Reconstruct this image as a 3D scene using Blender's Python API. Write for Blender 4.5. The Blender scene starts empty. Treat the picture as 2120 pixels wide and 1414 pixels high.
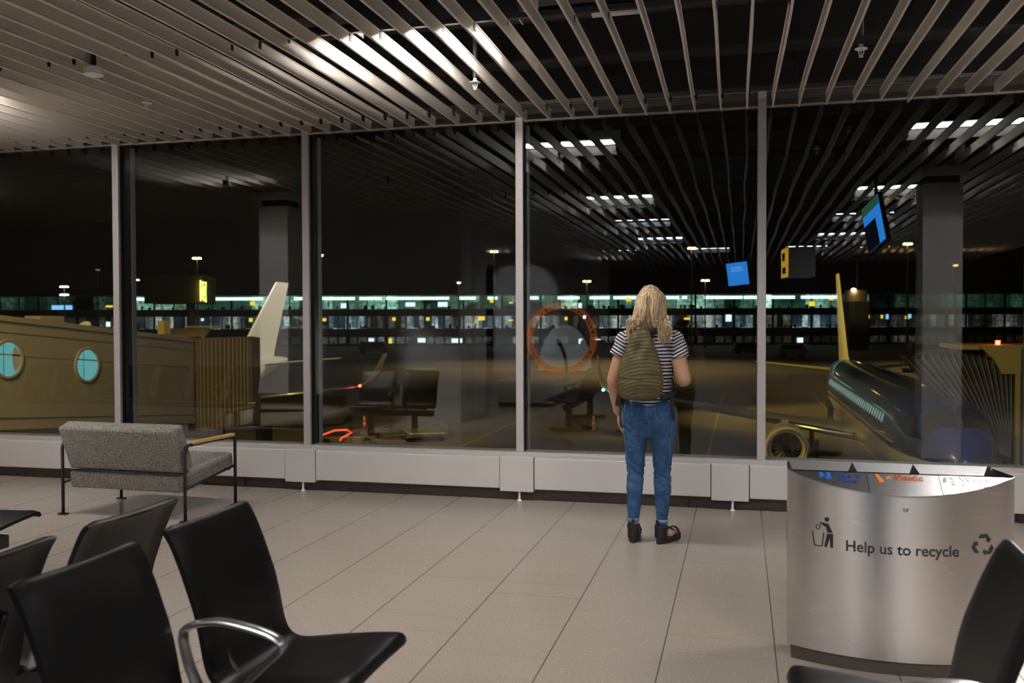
import bpy, bmesh, math, random
from mathutils import Vector, Matrix, noise as mnoise
from mathutils.bvhtree import BVHTree
random.seed(7)
S = bpy.context.scene
COL = S.collection
PI = math.pi

# ------------------------------------------------------------------ camera
CH = 1.5                                   # eye height
YAW, PITCH, ROLL, FPX = 0.24733, 0.0214, 0.00301, 1876.55
fw = Vector((-math.sin(YAW)*math.cos(PITCH), math.cos(YAW)*math.cos(PITCH), -math.sin(PITCH)))
r0 = Vector((math.cos(YAW), math.sin(YAW), 0)); u0 = r0.cross(fw)
rt = r0*math.cos(ROLL) - u0*math.sin(ROLL)
up = u0*math.cos(ROLL) + r0*math.sin(ROLL)
cd = bpy.data.cameras.new('camera'); cam = bpy.data.objects.new('camera', cd); COL.objects.link(cam)
m = Matrix((rt, up, -fw)).transposed().to_4x4(); m.translation = (0, 0, CH); cam.matrix_world = m
cd.sensor_width = 36; cd.lens = FPX/2120*36; cd.clip_end = 2000; cd.clip_start = .05
cd.dof.use_dof = True; cd.dof.focus_distance = 6.3; cd.dof.aperture_fstop = 3.2
S.camera = cam
def at(x, y, D):
    """the place seen at photograph pixel x, y at distance D along the view axis"""
    return Vector((0, 0, CH)) + (fw + rt*((x-1060)/FPX) - up*((y-707)/FPX))*D
def hz(x): return 667 - (x-1060)*.003
def ground(x, D, G=-4.9):
    p = at(x, 707, D); p.z = G; return p

# ------------------------------------------------------------------ world, exposure
S.view_settings.view_transform = 'Standard'; S.view_settings.look = 'None'
S.view_settings.exposure = 0.0; S.view_settings.gamma = 1.0; S.view_settings.use_curve_mapping = False
W = bpy.data.worlds.new('night'); S.world = W; W.use_nodes = True
bgn = W.node_tree.nodes['Background']; bgn.inputs[0].default_value = (.75, .6, .45, 1); bgn.inputs[1].default_value = .002
S.cycles.use_denoising = True
S.cycles.sample_clamp_indirect = 6
S.cycles.caustics_reflective = False; S.cycles.caustics_refractive = False
S.cycles.max_bounces = 8; S.cycles.transparent_max_bounces = 12

LAMP_W = 88
def light(kind, name, loc, power, color, size=.1, size_y=None, target=None, spot=None, blend=.6, parent=None):
    d = bpy.data.lights.new(name, kind); d.energy = power; d.color = color
    if kind == 'AREA':
        d.size = size
        if size_y: d.shape = 'RECTANGLE'; d.size_y = size_y
    else: d.shadow_soft_size = size
    if spot: d.spot_size = spot; d.spot_blend = blend
    o = bpy.data.objects.new(name, d); COL.objects.link(o); o.location = loc
    if target is not None:
        o.rotation_euler = (Vector(target)-Vector(loc)).to_track_quat('-Z', 'Y').to_euler()
    if parent: o.parent = parent
    return o
SOD = (1, .65, .11)
# flood lights on the terminal roof edge and on far masts, with added fills between
light('SPOT', 'apron_flood', (-13, 12, 9), 5200, SOD, .5, None, (0, 42, -4.5), 1.0)
light('AREA', 'facade_fill', (7, 9.0, 7), 800, (.36, .62, 1), 5, 1, (6.5, 28, -2))  # added cool fill on the aircraft nose, standing in for terminal light
light('AREA', 'apron_flood', (-14, 10.0, 9.0), 1700, SOD, 3, 1, (-21, 26, -3))
light('SPOT', 'apron_spot', (-16, 66, 16), 30000, SOD, .6, None, (6, 62, 1), 1.0)
light('SPOT', 'apron_spot', (-22, 70, 15), 16000, (1, .86, .7), .6, None, (-33, 59, 1), .8)
light('AREA', 'facade_fill', (-12, 9.0, 5), 420, (1, .86, .70), 4, 1, (-19.5, 25, 1))  # added neutral fill on the jet bridge wall
light('SPOT', 'stand_fill', (-7, 16, 6), 9000, SOD, .4, None, (1.9, 39, -3.4), .34)  # added spot to brighten the engine
light('SPOT', 'stand_fill', (-1.5, 31, 9), 13000, SOD, .4, None, (-7.2, 49.5, -1.2), .4)  # added spot to brighten the near airliner's wingtip
light('SPOT', 'apron_spot', (-60, 105, 12), 5000, SOD, .4, None, (-78, 128, 4), .5)  # added spot to brighten the control block, no mast here
light('SPOT', 'apron_spot', (-8, 34, 9), 9000, SOD, .4, None, (-21, 49, -2), .9)  # added spot to brighten the left airliner's winglet, no mast here
light('SPOT', 'apron_spot', (-20, 130, 24), 40000, (1, .68, .3), 1, None, (-20, 128, -5), 2.0)
light('SPOT', 'apron_spot', (45, 130, 24), 60000, (1, .68, .3), 1, None, (45, 128, -5), 2.0)
light('SPOT', 'apron_spot', (22, 88, 20), 9000, SOD, 1, None, (22, 87, -5), 1.9)

# ------------------------------------------------------------------ helpers
class MB:
    def __init__(s): s.v = []; s.f = []; s.mi = []; s.cur = 0
    def add(s, vs, fs):
        n = len(s.v); s.v += [tuple(v) for v in vs]
        for f in fs: s.f.append(tuple(n+i for i in f)); s.mi.append(s.cur)
        return s
    def box(s, a, b, M=None):
        x0, y0, z0 = a; x1, y1, z1 = b
        vs = [(x0,y0,z0),(x1,y0,z0),(x1,y1,z0),(x0,y1,z0),(x0,y0,z1),(x1,y0,z1),(x1,y1,z1),(x0,y1,z1)]
        if M: vs = [M @ Vector(v) for v in vs]
        return s.add(vs, [(0,3,2,1),(4,5,6,7),(0,1,5,4),(1,2,6,5),(2,3,7,6),(3,0,4,7)])
    def loft(s, rings, close=True, cap=True):
        n = len(rings[0]); vs = [p for r in rings for p in r]; fs = []
        for i in range(len(rings)-1):
            for j in range(n if close else n-1):
                k = (j+1) % n
                fs.append((i*n+j, i*n+k, (i+1)*n+k, (i+1)*n+j))
        if cap and close:
            fs.append(tuple(range(n-1, -1, -1))); b = (len(rings)-1)*n; fs.append(tuple(range(b, b+n)))
        return s.add(vs, fs)
    def tube(s, pts, r, n=8, ell=(1, 1), cap=True, upv=None):
        pts = [Vector(p) for p in pts]; rings = []; N = len(pts); a = None
        for i, p in enumerate(pts):
            t = (pts[min(i+1, N-1)] - pts[max(i-1, 0)]).normalized()
            if a is None:
                ref = Vector(upv) if upv else (Vector((0, 0, 1)) if abs(t.z) < .9 else Vector((1, 0, 0)))
                a = (ref - t*ref.dot(t)).normalized()
            else:
                a = a - t*a.dot(t); a.normalize()
            b = t.cross(a); rr = r[i] if isinstance(r, (list, tuple)) else r
            rings.append([p + (a*math.cos(2*PI*k/n)*ell[0] + b*math.sin(2*PI*k/n)*ell[1])*rr for k in range(n)])
        return s.loft(rings, True, cap)
    def cyl(s, p0, p1, r0, r1=None, n=16): return s.tube([p0, p1], [r0, r0 if r1 is None else r1], n)
    def lathe(s, prof, n=24, M=None, cap=False):
        rings = []
        for r, z in prof:
            rg = [Vector((r*math.cos(2*PI*k/n), r*math.sin(2*PI*k/n), z)) for k in range(n)]
            rings.append([M @ p for p in rg] if M else rg)
        return s.loft(rings, True, cap)
    def prism(s, poly, h, M=None, z=0):
        n = len(poly)
        vs = [Vector((x, y, z)) for x, y in poly] + [Vector((x, y, z+h)) for x, y in poly]
        if M: vs = [M @ v for v in vs]
        fs = [tuple(range(n-1, -1, -1)), tuple(range(n, 2*n))] + [(i, (i+1) % n, n+(i+1) % n, n+i) for i in range(n)]
        return s.add(vs, fs)
    def cap_(s, p0, q0, p1, q1, e=(1, 1), n=18, ref=(1, 0, 0)):
        """tapered capsule"""
        p0 = Vector(p0); p1 = Vector(p1); t = (p1-p0).normalized(); ref = Vector(ref)
        if abs(t.dot(ref)) > .95: ref = Vector((0, 1, 0))
        a = (ref - t*ref.dot(t)).normalized(); b = t.cross(a); rings = []
        for k in range(-5, 1):
            an = k/5*PI/2*.97; rings.append((p0 + t*q0*math.sin(an), q0*math.cos(an)))
        for k in range(0, 6):
            an = k/5*PI/2*.97; rings.append((p1 + t*q1*math.sin(an), q1*math.cos(an)))
        return s.loft([[c + (a*math.cos(2*PI*j/n)*e[0] + b*math.sin(2*PI*j/n)*e[1])*rr for j in range(n)] for c, rr in rings])
    def ell(s, c, r, n=20, rot=None):
        c = Vector(c); rings = []
        for i in range(1, 12):
            th = PI*i/12
            rg = []
            for j in range(n):
                p = Vector((r[0]*math.sin(th)*math.cos(2*PI*j/n), r[1]*math.sin(th)*math.sin(2*PI*j/n), -r[2]*math.cos(th)))
                if rot: p = rot @ p
                rg.append(c+p)
            rings.append(rg)
        return s.loft(rings)
    def mesh(s, name):
        me = bpy.data.meshes.new(name); me.from_pydata(s.v, [], s.f); me.validate(); me.update(); return me
    def build(s, name, mat, parent=None, smooth=False, bevel=0, auto=None):
        me = s.mesh(name)
        mats = mat if isinstance(mat, (list, tuple)) else [mat]
        for k in mats: me.materials.append(k)
        if len(mats) > 1 and len(me.polygons) == len(s.mi):
            for p, k in zip(me.polygons, s.mi): p.material_index = k
        bm = bmesh.new(); bm.from_mesh(me); bmesh.ops.recalc_face_normals(bm, faces=bm.faces); bm.to_mesh(me); bm.free()
        o = bpy.data.objects.new(name, me); COL.objects.link(o)
        if parent: o.parent = parent
        if smooth:
            for p in me.polygons: p.use_smooth = True
            if auto: me.set_sharp_from_angle(angle=math.radians(auto))
        if bevel:
            b = o.modifiers.new('bevel', 'BEVEL'); b.width = bevel; b.segments = 2; b.limit_method = 'ANGLE'; b.angle_limit = math.radians(40)
        return o

def tag(o, label=None, cat=None, group=None, kind=None):
    if label: o['label'] = label
    if cat: o['category'] = cat
    if group: o['group'] = group
    if kind: o['kind'] = kind
    return o
def thing(name, label, cat, loc=(0, 0, 0), rz=0, group=None):
    o = bpy.data.objects.new(name, None); COL.objects.link(o); o.location = loc; o.rotation_euler = (0, 0, rz)
    o.empty_display_size = .1
    return tag(o, label, cat, group)
def kids(o): return [c for c in bpy.data.objects if c.parent == o]
def dup(o, label=None, parent=None, loc=None, rz=None):
    c = o.copy(); COL.objects.link(c)
    if parent: c.parent = parent
    if label: c['label'] = label
    if loc is not None: c.location = loc
    if rz is not None: c.rotation_euler = (0, 0, rz)
    for k in kids(o): dup(k, None, c)
    return c
def text_mesh(body, size, align='LEFT', ext=.0006, bold=0):
    cu = bpy.data.curves.new('t', 'FONT'); cu.body = body; cu.size = size; cu.align_x = align; cu.extrude = ext; cu.offset = bold
    o = bpy.data.objects.new('t', cu); COL.objects.link(o)
    bpy.context.view_layer.update()
    me = bpy.data.meshes.new_from_object(o.evaluated_get(bpy.context.evaluated_depsgraph_get()))
    mb = MB().add([v.co.copy() for v in me.vertices], [tuple(p.vertices) for p in me.polygons])
    bpy.data.objects.remove(o); return mb
def remesh(name, mb, vox, it, mat, parent=None, disp=None):
    me = mb.mesh(name); o = bpy.data.objects.new(name, me); COL.objects.link(o)
    r = o.modifiers.new('r', 'REMESH'); r.mode = 'VOXEL'; r.voxel_size = vox
    if it: sm = o.modifiers.new('s', 'SMOOTH'); sm.iterations = it; sm.factor = .6
    bpy.context.view_layer.update()
    m2 = bpy.data.meshes.new_from_object(o.evaluated_get(bpy.context.evaluated_depsgraph_get()))
    bpy.data.objects.remove(o); m2.name = name
    if disp:
        ns = [v.normal.copy() for v in m2.vertices]
        for v, n in zip(m2.vertices, ns): v.co = disp(v.co, n)
    for p in m2.polygons: p.use_smooth = True
    m2.materials.clear(); m2.materials.append(mat)
    o = bpy.data.objects.new(name, m2); COL.objects.link(o)
    if parent: o.parent = parent
    return o

# ------------------------------------------------------------------ materials
def nt(name):
    mt = bpy.data.materials.new(name); mt.use_nodes = True
    return mt, mt.node_tree, mt.node_tree.nodes['Principled BSDF']
def mat(name, col, rough=.5, metal=0, spec=.5, nscale=0, namt=.0, bump=0, bscale=200, coat=0, emit=None, estr=0, aniso=None):
    mt, t, b = nt(name)
    b.inputs['Base Color'].default_value = (*col, 1); b.inputs['Roughness'].default_value = rough
    b.inputs['Metallic'].default_value = metal; b.inputs['Specular IOR Level'].default_value = spec
    b.inputs['Coat Weight'].default_value = coat
    tc = t.nodes.new('ShaderNodeTexCoord')
    if nscale:
        n = t.nodes.new('ShaderNodeTexNoise'); n.inputs['Scale'].default_value = nscale; n.inputs['Detail'].default_value = 4
        t.links.new(tc.outputs['Object'], n.inputs['Vector'])
        mx = t.nodes.new('ShaderNodeMix'); mx.data_type = 'RGBA'
        mx.inputs[6].default_value = (*[c*(1-namt) for c in col], 1); mx.inputs[7].default_value = (*[min(1, c*(1+namt)) for c in col], 1)
        t.links.new(n.outputs['Fac'], mx.inputs[0]); t.links.new(mx.outputs[2], b.inputs['Base Color'])
    if bump:
        n2 = t.nodes.new('ShaderNodeTexNoise'); n2.inputs['Scale'].default_value = bscale; n2.inputs['Detail'].default_value = 3
        t.links.new(tc.outputs['Object'], n2.inputs['Vector'])
        bp = t.nodes.new('ShaderNodeBump'); bp.inputs['Strength'].default_value = bump; bp.inputs['Distance'].default_value = .005
        t.links.new(n2.outputs['Fac'], bp.inputs['Height']); t.links.new(bp.outputs['Normal'], b.inputs['Normal'])
    if emit:
        b.inputs['Emission Color'].default_value = (*emit, 1); b.inputs['Emission Strength'].default_value = estr
    return mt
def N(t, typ, **kw):
    n = t.nodes.new(typ)
    for k, v in kw.items(): setattr(n, k, v)
    return n
def math_(t, op, a, b=None, c=None):
    n = t.nodes.new('ShaderNodeMath'); n.operation = op
    for i, x in enumerate((a, b, c)):
        if x is None: continue
        if isinstance(x, (int, float)): n.inputs[i].default_value = x
        else: t.links.new(x, n.inputs[i])
    return n.outputs[0]
def mixc(t, fac, a, b):
    n = t.nodes.new('ShaderNodeMix'); n.data_type = 'RGBA'
    for i, x in ((0, fac), (6, a), (7, b)):
        if isinstance(x, tuple): n.inputs[i].default_value = (*x, 1) if len(x) == 3 else x
        elif isinstance(x, (int, float)): n.inputs[i].default_value = x
        else: t.links.new(x, n.inputs[i])
    return n.outputs[2]

def floor_mat():
    mt, t, b = nt('floor_tile')
    tc = N(t, 'ShaderNodeTexCoord'); sp = N(t, 'ShaderNodeSeparateXYZ'); t.links.new(tc.outputs['Object'], sp.inputs[0])
    X = math_(t, 'DIVIDE', math_(t, 'SUBTRACT', sp.outputs[0], .155), .4965); Y = math_(t, 'DIVIDE', math_(t, 'SUBTRACT', sp.outputs[1], 3.913), .2275)
    fx = math_(t, 'FRACT', X); fy = math_(t, 'FRACT', Y); ix = math_(t, 'FLOOR', X); iy = math_(t, 'FLOOR', math_(t, 'ADD', Y, .5))
    def line(f, w):  # near 0 or 1
        d = math_(t, 'MINIMUM', f, math_(t, 'SUBTRACT', 1, f)); return math_(t, 'LESS_THAN', d, w)
    lx = line(fx, .0065)
    ly = line(fy, .011)
    cb = N(t, 'ShaderNodeCombineXYZ'); t.links.new(ix, cb.inputs[0]); t.links.new(iy, cb.inputs[1])
    wn = N(t, 'ShaderNodeTexWhiteNoise'); t.links.new(cb.outputs[0], wn.inputs[0])
    lyv = math_(t, 'MULTIPLY', ly, math_(t, 'POWER', wn.outputs['Value'], 3.0))
    ln = math_(t, 'MAXIMUM', math_(t, 'MULTIPLY', lx, .8), math_(t, 'MULTIPLY', lyv, .55))
    cb2 = N(t, 'ShaderNodeCombineXYZ'); t.links.new(ix, cb2.inputs[0]); t.links.new(math_(t, 'FLOOR', Y), cb2.inputs[1])
    wn2 = N(t, 'ShaderNodeTexWhiteNoise'); t.links.new(cb2.outputs[0], wn2.inputs[0])
    n1 = N(t, 'ShaderNodeTexNoise'); n1.inputs['Scale'].default_value = 150; n1.inputs['Detail'].default_value = 3; t.links.new(tc.outputs['Object'], n1.inputs['Vector'])
    n2 = N(t, 'ShaderNodeTexNoise'); n2.inputs['Scale'].default_value = 420; t.links.new(tc.outputs['Object'], n2.inputs['Vector'])
    c = mixc(t, n1.outputs['Fac'], (.20, .165, .14), (.58, .505, .445))
    c = mixc(t, math_(t, 'MULTIPLY', math_(t, 'GREATER_THAN', n2.outputs['Fac'], .62), .35), c, (.2, .165, .14))
    c = mixc(t, math_(t, 'MULTIPLY', wn2.outputs['Value'], .10), c, (.30, .25, .21))
    c = mixc(t, ln, c, (.07, .055, .045))
    t.links.new(c, b.inputs['Base Color'])
    b.inputs['Roughness'].default_value = .22; b.inputs['Specular IOR Level'].default_value = .4
    n3 = N(t, 'ShaderNodeTexNoise'); n3.inputs['Scale'].default_value = 60; t.links.new(tc.outputs['Object'], n3.inputs['Vector'])
    t.links.new(math_(t, 'ADD', .19, math_(t, 'MULTIPLY', n3.outputs['Fac'], .12)), b.inputs['Roughness'])
    return mt
def glass_mat():
    mt = bpy.data.materials.new('window_glass'); mt.use_nodes = True; t = mt.node_tree; t.nodes.clear()
    out = N(t, 'ShaderNodeOutputMaterial'); tr = N(t, 'ShaderNodeBsdfTransparent'); gl = N(t, 'ShaderNodeBsdfGlossy')
    tr.inputs[0].default_value = (.86, .88, .84, 1); gl.inputs['Roughness'].default_value = 0; gl.inputs[0].default_value = (1, 1, 1, 1)
    ge = N(t, 'ShaderNodeNewGeometry'); dp = N(t, 'ShaderNodeVectorMath', operation='DOT_PRODUCT'); t.links.new(ge.outputs['Normal'], dp.inputs[0]); t.links.new(ge.outputs['Incoming'], dp.inputs[1])
    k5 = math_(t, 'POWER', math_(t, 'SUBTRACT', 1, math_(t, 'ABSOLUTE', dp.outputs['Value'])), 5)
    fac = math_(t, 'MINIMUM', 1.0, math_(t, 'ADD', .050, math_(t, 'MULTIPLY', k5, .9)))   # Schlick, double glazing
    mx = N(t, 'ShaderNodeMixShader'); t.links.new(fac, mx.inputs[0]); t.links.new(tr.outputs[0], mx.inputs[1]); t.links.new(gl.outputs[0], mx.inputs[2])
    t.links.new(mx.outputs[0], out.inputs[0]); return mt
def steel_mat():
    mt, t, b = nt('brushed_steel'); b.inputs['Metallic'].default_value = 1
    b.inputs['Base Color'].default_value = (.76, .73, .71, 1); b.inputs['Roughness'].default_value = .26
    tc = N(t, 'ShaderNodeTexCoord'); mp = N(t, 'ShaderNodeMapping'); mp.inputs['Scale'].default_value = (4, 4, 500)
    t.links.new(tc.outputs['Object'], mp.inputs[0]); n = N(t, 'ShaderNodeTexNoise'); n.inputs['Scale'].default_value = 2; n.inputs['Detail'].default_value = 2
    t.links.new(mp.outputs[0], n.inputs['Vector'])
    t.links.new(math_(t, 'ADD', .23, math_(t, 'MULTIPLY', n.outputs['Fac'], .06)), b.inputs['Roughness'])
    bp = N(t, 'ShaderNodeBump'); tg = N(t, 'ShaderNodeTangent', direction_type='RADIAL', axis='Z'); t.links.new(tg.outputs[0], b.inputs['Tangent']); b.inputs['Anisotropic'].default_value = .85; b.inputs['Anisotropic Rotation'].default_value = .25
    bp.inputs['Strength'].default_value = .03; bp.inputs['Distance'].default_value = .001
    t.links.new(n.outputs['Fac'], bp.inputs['Height']); t.links.new(bp.outputs[0], b.inputs['Normal'])
    return mt
def tweed_mat():
    mt, t, b = nt('tweed'); tc = N(t, 'ShaderNodeTexCoord')
    n = N(t, 'ShaderNodeTexNoise'); n.inputs['Scale'].default_value = 95; n.inputs['Detail'].default_value = 6; n.inputs['Roughness'].default_value = .8
    t.links.new(tc.outputs['Object'], n.inputs['Vector'])
    cr = N(t, 'ShaderNodeValToRGB'); cr.color_ramp.elements[0].position = .36; cr.color_ramp.elements[0].color = (.03, .029, .026, 1)
    cr.color_ramp.elements[1].position = .66; cr.color_ramp.elements[1].color = (.47, .455, .415, 1)
    t.links.new(n.outputs['Fac'], cr.inputs[0]); t.links.new(cr.outputs[0], b.inputs['Base Color']); b.inputs['Roughness'].default_value = .95
    b.inputs['Specular IOR Level'].default_value = .1
    bp = N(t, 'ShaderNodeBump'); bp.inputs['Strength'].default_value = .5; bp.inputs['Distance'].default_value = .004
    t.links.new(n.outputs['Fac'], bp.inputs['Height']); t.links.new(bp.outputs[0], b.inputs['Normal']); return mt
def stripe_mat():
    mt, t, b = nt('striped_jersey'); tc = N(t, 'ShaderNodeTexCoord'); sp = N(t, 'ShaderNodeSeparateXYZ'); t.links.new(tc.outputs['Object'], sp.inputs[0])
    nz = N(t, 'ShaderNodeTexNoise'); nz.inputs['Scale'].default_value = 9; t.links.new(tc.outputs['Object'], nz.inputs['Vector'])
    ax = math_(t, 'ABSOLUTE', sp.outputs[0])
    slope = math_(t, 'MULTIPLY', math_(t, 'MAXIMUM', 0, math_(t, 'SUBTRACT', ax, .165)), -.55)
    z = math_(t, 'ADD', math_(t, 'ADD', sp.outputs[2], slope), math_(t, 'MULTIPLY', nz.outputs['Fac'], .012))
    f = math_(t, 'FRACT', math_(t, 'DIVIDE', z, .0235))
    c = mixc(t, math_(t, 'GREATER_THAN', f, .54), (.62, .60, .63), (.012, .012, .022))
    t.links.new(c, b.inputs['Base Color']); b.inputs['Roughness'].default_value = .9; b.inputs['Specular IOR Level'].default_value = .15; return mt
def denim_mat():
    mt, t, b = nt('denim'); tc = N(t, 'ShaderNodeTexCoord')
    n = N(t, 'ShaderNodeTexNoise'); n.inputs['Scale'].default_value = 14; n.inputs['Detail'].default_value = 8; n.inputs['Roughness'].default_value = .7
    t.links.new(tc.outputs['Object'], n.inputs['Vector'])
    cr = N(t, 'ShaderNodeValToRGB'); cr.color_ramp.elements[0].position = .3; cr.color_ramp.elements[0].color = (.017, .048, .120, 1)
    cr.color_ramp.elements[1].position = .75; cr.color_ramp.elements[1].color = (.068, .150, .30, 1)
    t.links.new(n.outputs['Fac'], cr.inputs[0])
    mp = N(t, 'ShaderNodeMapping'); mp.inputs['Scale'].default_value = (26, 26, 60); t.links.new(tc.outputs['Object'], mp.inputs[0])
    n2 = N(t, 'ShaderNodeTexNoise'); n2.inputs['Scale'].default_value = 1; n2.inputs['Detail'].default_value = 3; t.links.new(mp.outputs[0], n2.inputs['Vector'])
    t.links.new(cr.outputs[0], b.inputs['Base Color']); b.inputs['Roughness'].default_value = .9; b.inputs['Specular IOR Level'].default_value = .15
    bp = N(t, 'ShaderNodeBump'); bp.inputs['Strength'].default_value = .6; bp.inputs['Distance'].default_value = .01
    t.links.new(n2.outputs['Fac'], bp.inputs['Height']); t.links.new(bp.outputs[0], b.inputs['Normal']); return mt
def hair_mat():
    mt, t, b = nt('blonde_hair'); tc = N(t, 'ShaderNodeTexCoord')
    mp = N(t, 'ShaderNodeMapping'); mp.inputs['Scale'].default_value = (130, 130, 9); t.links.new(tc.outputs['Object'], mp.inputs[0])
    n = N(t, 'ShaderNodeTexNoise'); n.inputs['Scale'].default_value = 1; n.inputs['Detail'].default_value = 4; t.links.new(mp.outputs[0], n.inputs['Vector'])
    cr = N(t, 'ShaderNodeValToRGB'); cr.color_ramp.elements[0].position = .3; cr.color_ramp.elements[0].color = (.20, .115, .055, 1)
    cr.color_ramp.elements[1].position = .68; cr.color_ramp.elements[1].color = (.92, .71, .46, 1)
    t.links.new(n.outputs['Fac'], cr.inputs[0]); t.links.new(cr.outputs[0], b.inputs['Base Color'])
    b.inputs['Roughness'].default_value = .42; b.inputs['Specular IOR Level'].default_value = .4; return mt
def quilt_mat():
    mt, t, b = nt('olive_quilt'); tc = N(t, 'ShaderNodeTexCoord')
    b.inputs['Base Color'].default_value = (.105, .082, .033, 1); b.inputs['Roughness'].default_value = .5; b.inputs['Specular IOR Level'].default_value = .35
    sp = N(t, 'ShaderNodeSeparateXYZ'); t.links.new(tc.outputs['Object'], sp.inputs[0])
    n = N(t, 'ShaderNodeTexNoise'); n.inputs['Scale'].default_value = 22; n.inputs['Detail'].default_value = 3; t.links.new(tc.outputs['Object'], n.inputs['Vector'])
    mp = N(t, 'ShaderNodeMapping'); mp.inputs['Scale'].default_value = (90, 90, 25); t.links.new(tc.outputs['Object'], mp.inputs[0])
    n2 = N(t, 'ShaderNodeTexNoise'); n2.inputs['Scale'].default_value = 1; t.links.new(mp.outputs[0], n2.inputs['Vector'])
    x2 = math_(t, 'MULTIPLY', math_(t, 'MULTIPLY', sp.outputs[0], sp.outputs[0]), 1.6)
    q = math_(t, 'ABSOLUTE', math_(t, 'SINE', math_(t, 'MULTIPLY', math_(t, 'ADD', sp.outputs[2], x2), PI/.024)))
    h = math_(t, 'ADD', math_(t, 'POWER', q, .5), math_(t, 'ADD', math_(t, 'MULTIPLY', n.outputs['Fac'], .8), math_(t, 'MULTIPLY', n2.outputs['Fac'], .9)))
    bp = N(t, 'ShaderNodeBump'); bp.inputs['Strength'].default_value = .55; bp.inputs['Distance'].default_value = .006
    t.links.new(h, bp.inputs['Height']); t.links.new(bp.outputs[0], b.inputs['Normal']); return mt
def livery_mat(top, cheat=(.7, .72, .75)):
    mt, t, b = nt('airliner_paint'); tc = N(t, 'ShaderNodeTexCoord'); sp = N(t, 'ShaderNodeSeparateXYZ'); t.links.new(tc.outputs['Object'], sp.inputs[0])
    z = sp.outputs[2]
    c = mixc(t, math_(t, 'GREATER_THAN', z, -.42), (.62, .62, .60), cheat)
    c = mixc(t, math_(t, 'GREATER_THAN', z, -.28), c, (.02, .05, .16))
    c = mixc(t, math_(t, 'GREATER_THAN', z, -.16), c, top)
    t.links.new(c, b.inputs['Base Color']); b.inputs['Roughness'].default_value = .3; b.inputs['Coat Weight'].default_value = .4; return mt
def terminal_window(name, c0, c1, strength, sx, sz, seed):
    """lit window: rooms of different brightness behind a glazing grid"""
    mt, t, b = nt(name); tc = N(t, 'ShaderNodeTexCoord'); sp = N(t, 'ShaderNodeSeparateXYZ'); t.links.new(tc.outputs['Object'], sp.inputs[0])
    X = math_(t, 'DIVIDE', sp.outputs[0], sx); Z = math_(t, 'DIVIDE', sp.outputs[2], sz)
    cb = N(t, 'ShaderNodeCombineXYZ'); t.links.new(math_(t, 'FLOOR', X), cb.inputs[0]); t.links.new(math_(t, 'FLOOR', Z), cb.inputs[1]); cb.inputs[2].default_value = seed
    wn = N(t, 'ShaderNodeTexWhiteNoise'); t.links.new(cb.outputs[0], wn.inputs[0])
    n = N(t, 'ShaderNodeTexNoise'); n.inputs['Scale'].default_value = .11; n.inputs['Detail'].default_value = 3
    mp = N(t, 'ShaderNodeMapping'); mp.inputs['Location'].default_value = (seed*37, seed*11, 0); t.links.new(tc.outputs['Object'], mp.inputs[0]); t.links.new(mp.outputs[0], n.inputs['Vector'])
    n2 = N(t, 'ShaderNodeTexNoise'); n2.inputs['Scale'].default_value = 1.1; n2.inputs['Detail'].default_value = 4; t.links.new(mp.outputs[0], n2.inputs['Vector'])
    big = math_(t, 'MAXIMUM', 0, math_(t, 'MULTIPLY', math_(t, 'SUBTRACT', n.outputs['Fac'], .33), 3.2))
    cell = math_(t, 'MULTIPLY', math_(t, 'POWER', wn.outputs['Value'], 2), math_(t, 'POWER', math_(t, 'MULTIPLY', n2.outputs['Fac'], 1.7), 2.5))
    s = math_(t, 'MULTIPLY', math_(t, 'MULTIPLY', big, math_(t, 'ADD', .12, cell)), strength)
    c = mixc(t, wn.outputs['Value'], c0, c1)
    t.links.new(c, b.inputs['Emission Color']); t.links.new(s, b.inputs['Emission Strength'])
    b.inputs['Base Color'].default_value = (.02, .025, .025, 1); b.inputs['Roughness'].default_value = .2; return mt
def emit(name, col, s): return mat(name, (.02, .02, .02), .5, emit=col, estr=s)

mFloor = floor_mat(); mGlass = glass_mat(); mSteel = steel_mat(); mTweed = tweed_mat(); mStripe = stripe_mat(); mDenim = denim_mat()
mHair = hair_mat(); mQuilt = quilt_mat()
mSlat = mat('slat_paint', (.78, .72, .64), .45, nscale=3, namt=.06)
mAlu = mat('anodised_aluminium', (.54, .51, .505), .38, .25, nscale=8, namt=.05)
mPanel = mat('painted_panel', (.60, .575, .57), .45, nscale=5, namt=.03)
mDark = mat('dark_skirting', (.060, .045, .036), .6, nscale=12, namt=.25)
mBlack = mat('black_metal', (.008, .008, .009), .45)
mDeck = mat('ceiling_void', (.004, .0038, .0035), .8, nscale=2, namt=.4)
mGasket = mat('rubber_gasket', (.012, .012, .012), .6)
mPipe = mat('service_pipe', (.006, .0055, .005), .6)
mPipeL = mat('galvanised_duct', (.012, .011, .010), .6)
mWhite = mat('white_plastic', (.85, .83, .83), .45)
mWall = mat('grey_wall', (.30, .29, .30), .7, nscale=4, namt=.05)
mWallD = mat('dark_wall', (.05, .048, .047), .7, nscale=4, namt=.1)
mCol = mat('white_column', (.82, .80, .78), .6, nscale=3, namt=.03)
mLeather = mat('black_leather', (.0035, .0034, .0038), .36, spec=.2, bump=.1, bscale=260)
mChrome = mat('satin_aluminium', (.42, .41, .42), .3, 1, nscale=30, namt=.05)
mWood = mat('oak', (.72, .42, .15), .45, nscale=20, namt=.25)
mSkin = mat('skin', (.50, .275, .185), .5, spec=.35, nscale=30, namt=.08)
mSkinR = mat('lips', (.42, .13, .11), .5)
mShoe = mat('black_shoe_leather', (.010, .009, .009), .5, bump=.2, bscale=120)
mSole = mat('rubber_sole', (.016, .015, .014), .7)
mStitch = mat('stitching', (.16, .25, .38), .8)
mStrap = mat('black_webbing', (.010, .010, .010), .8)
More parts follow.
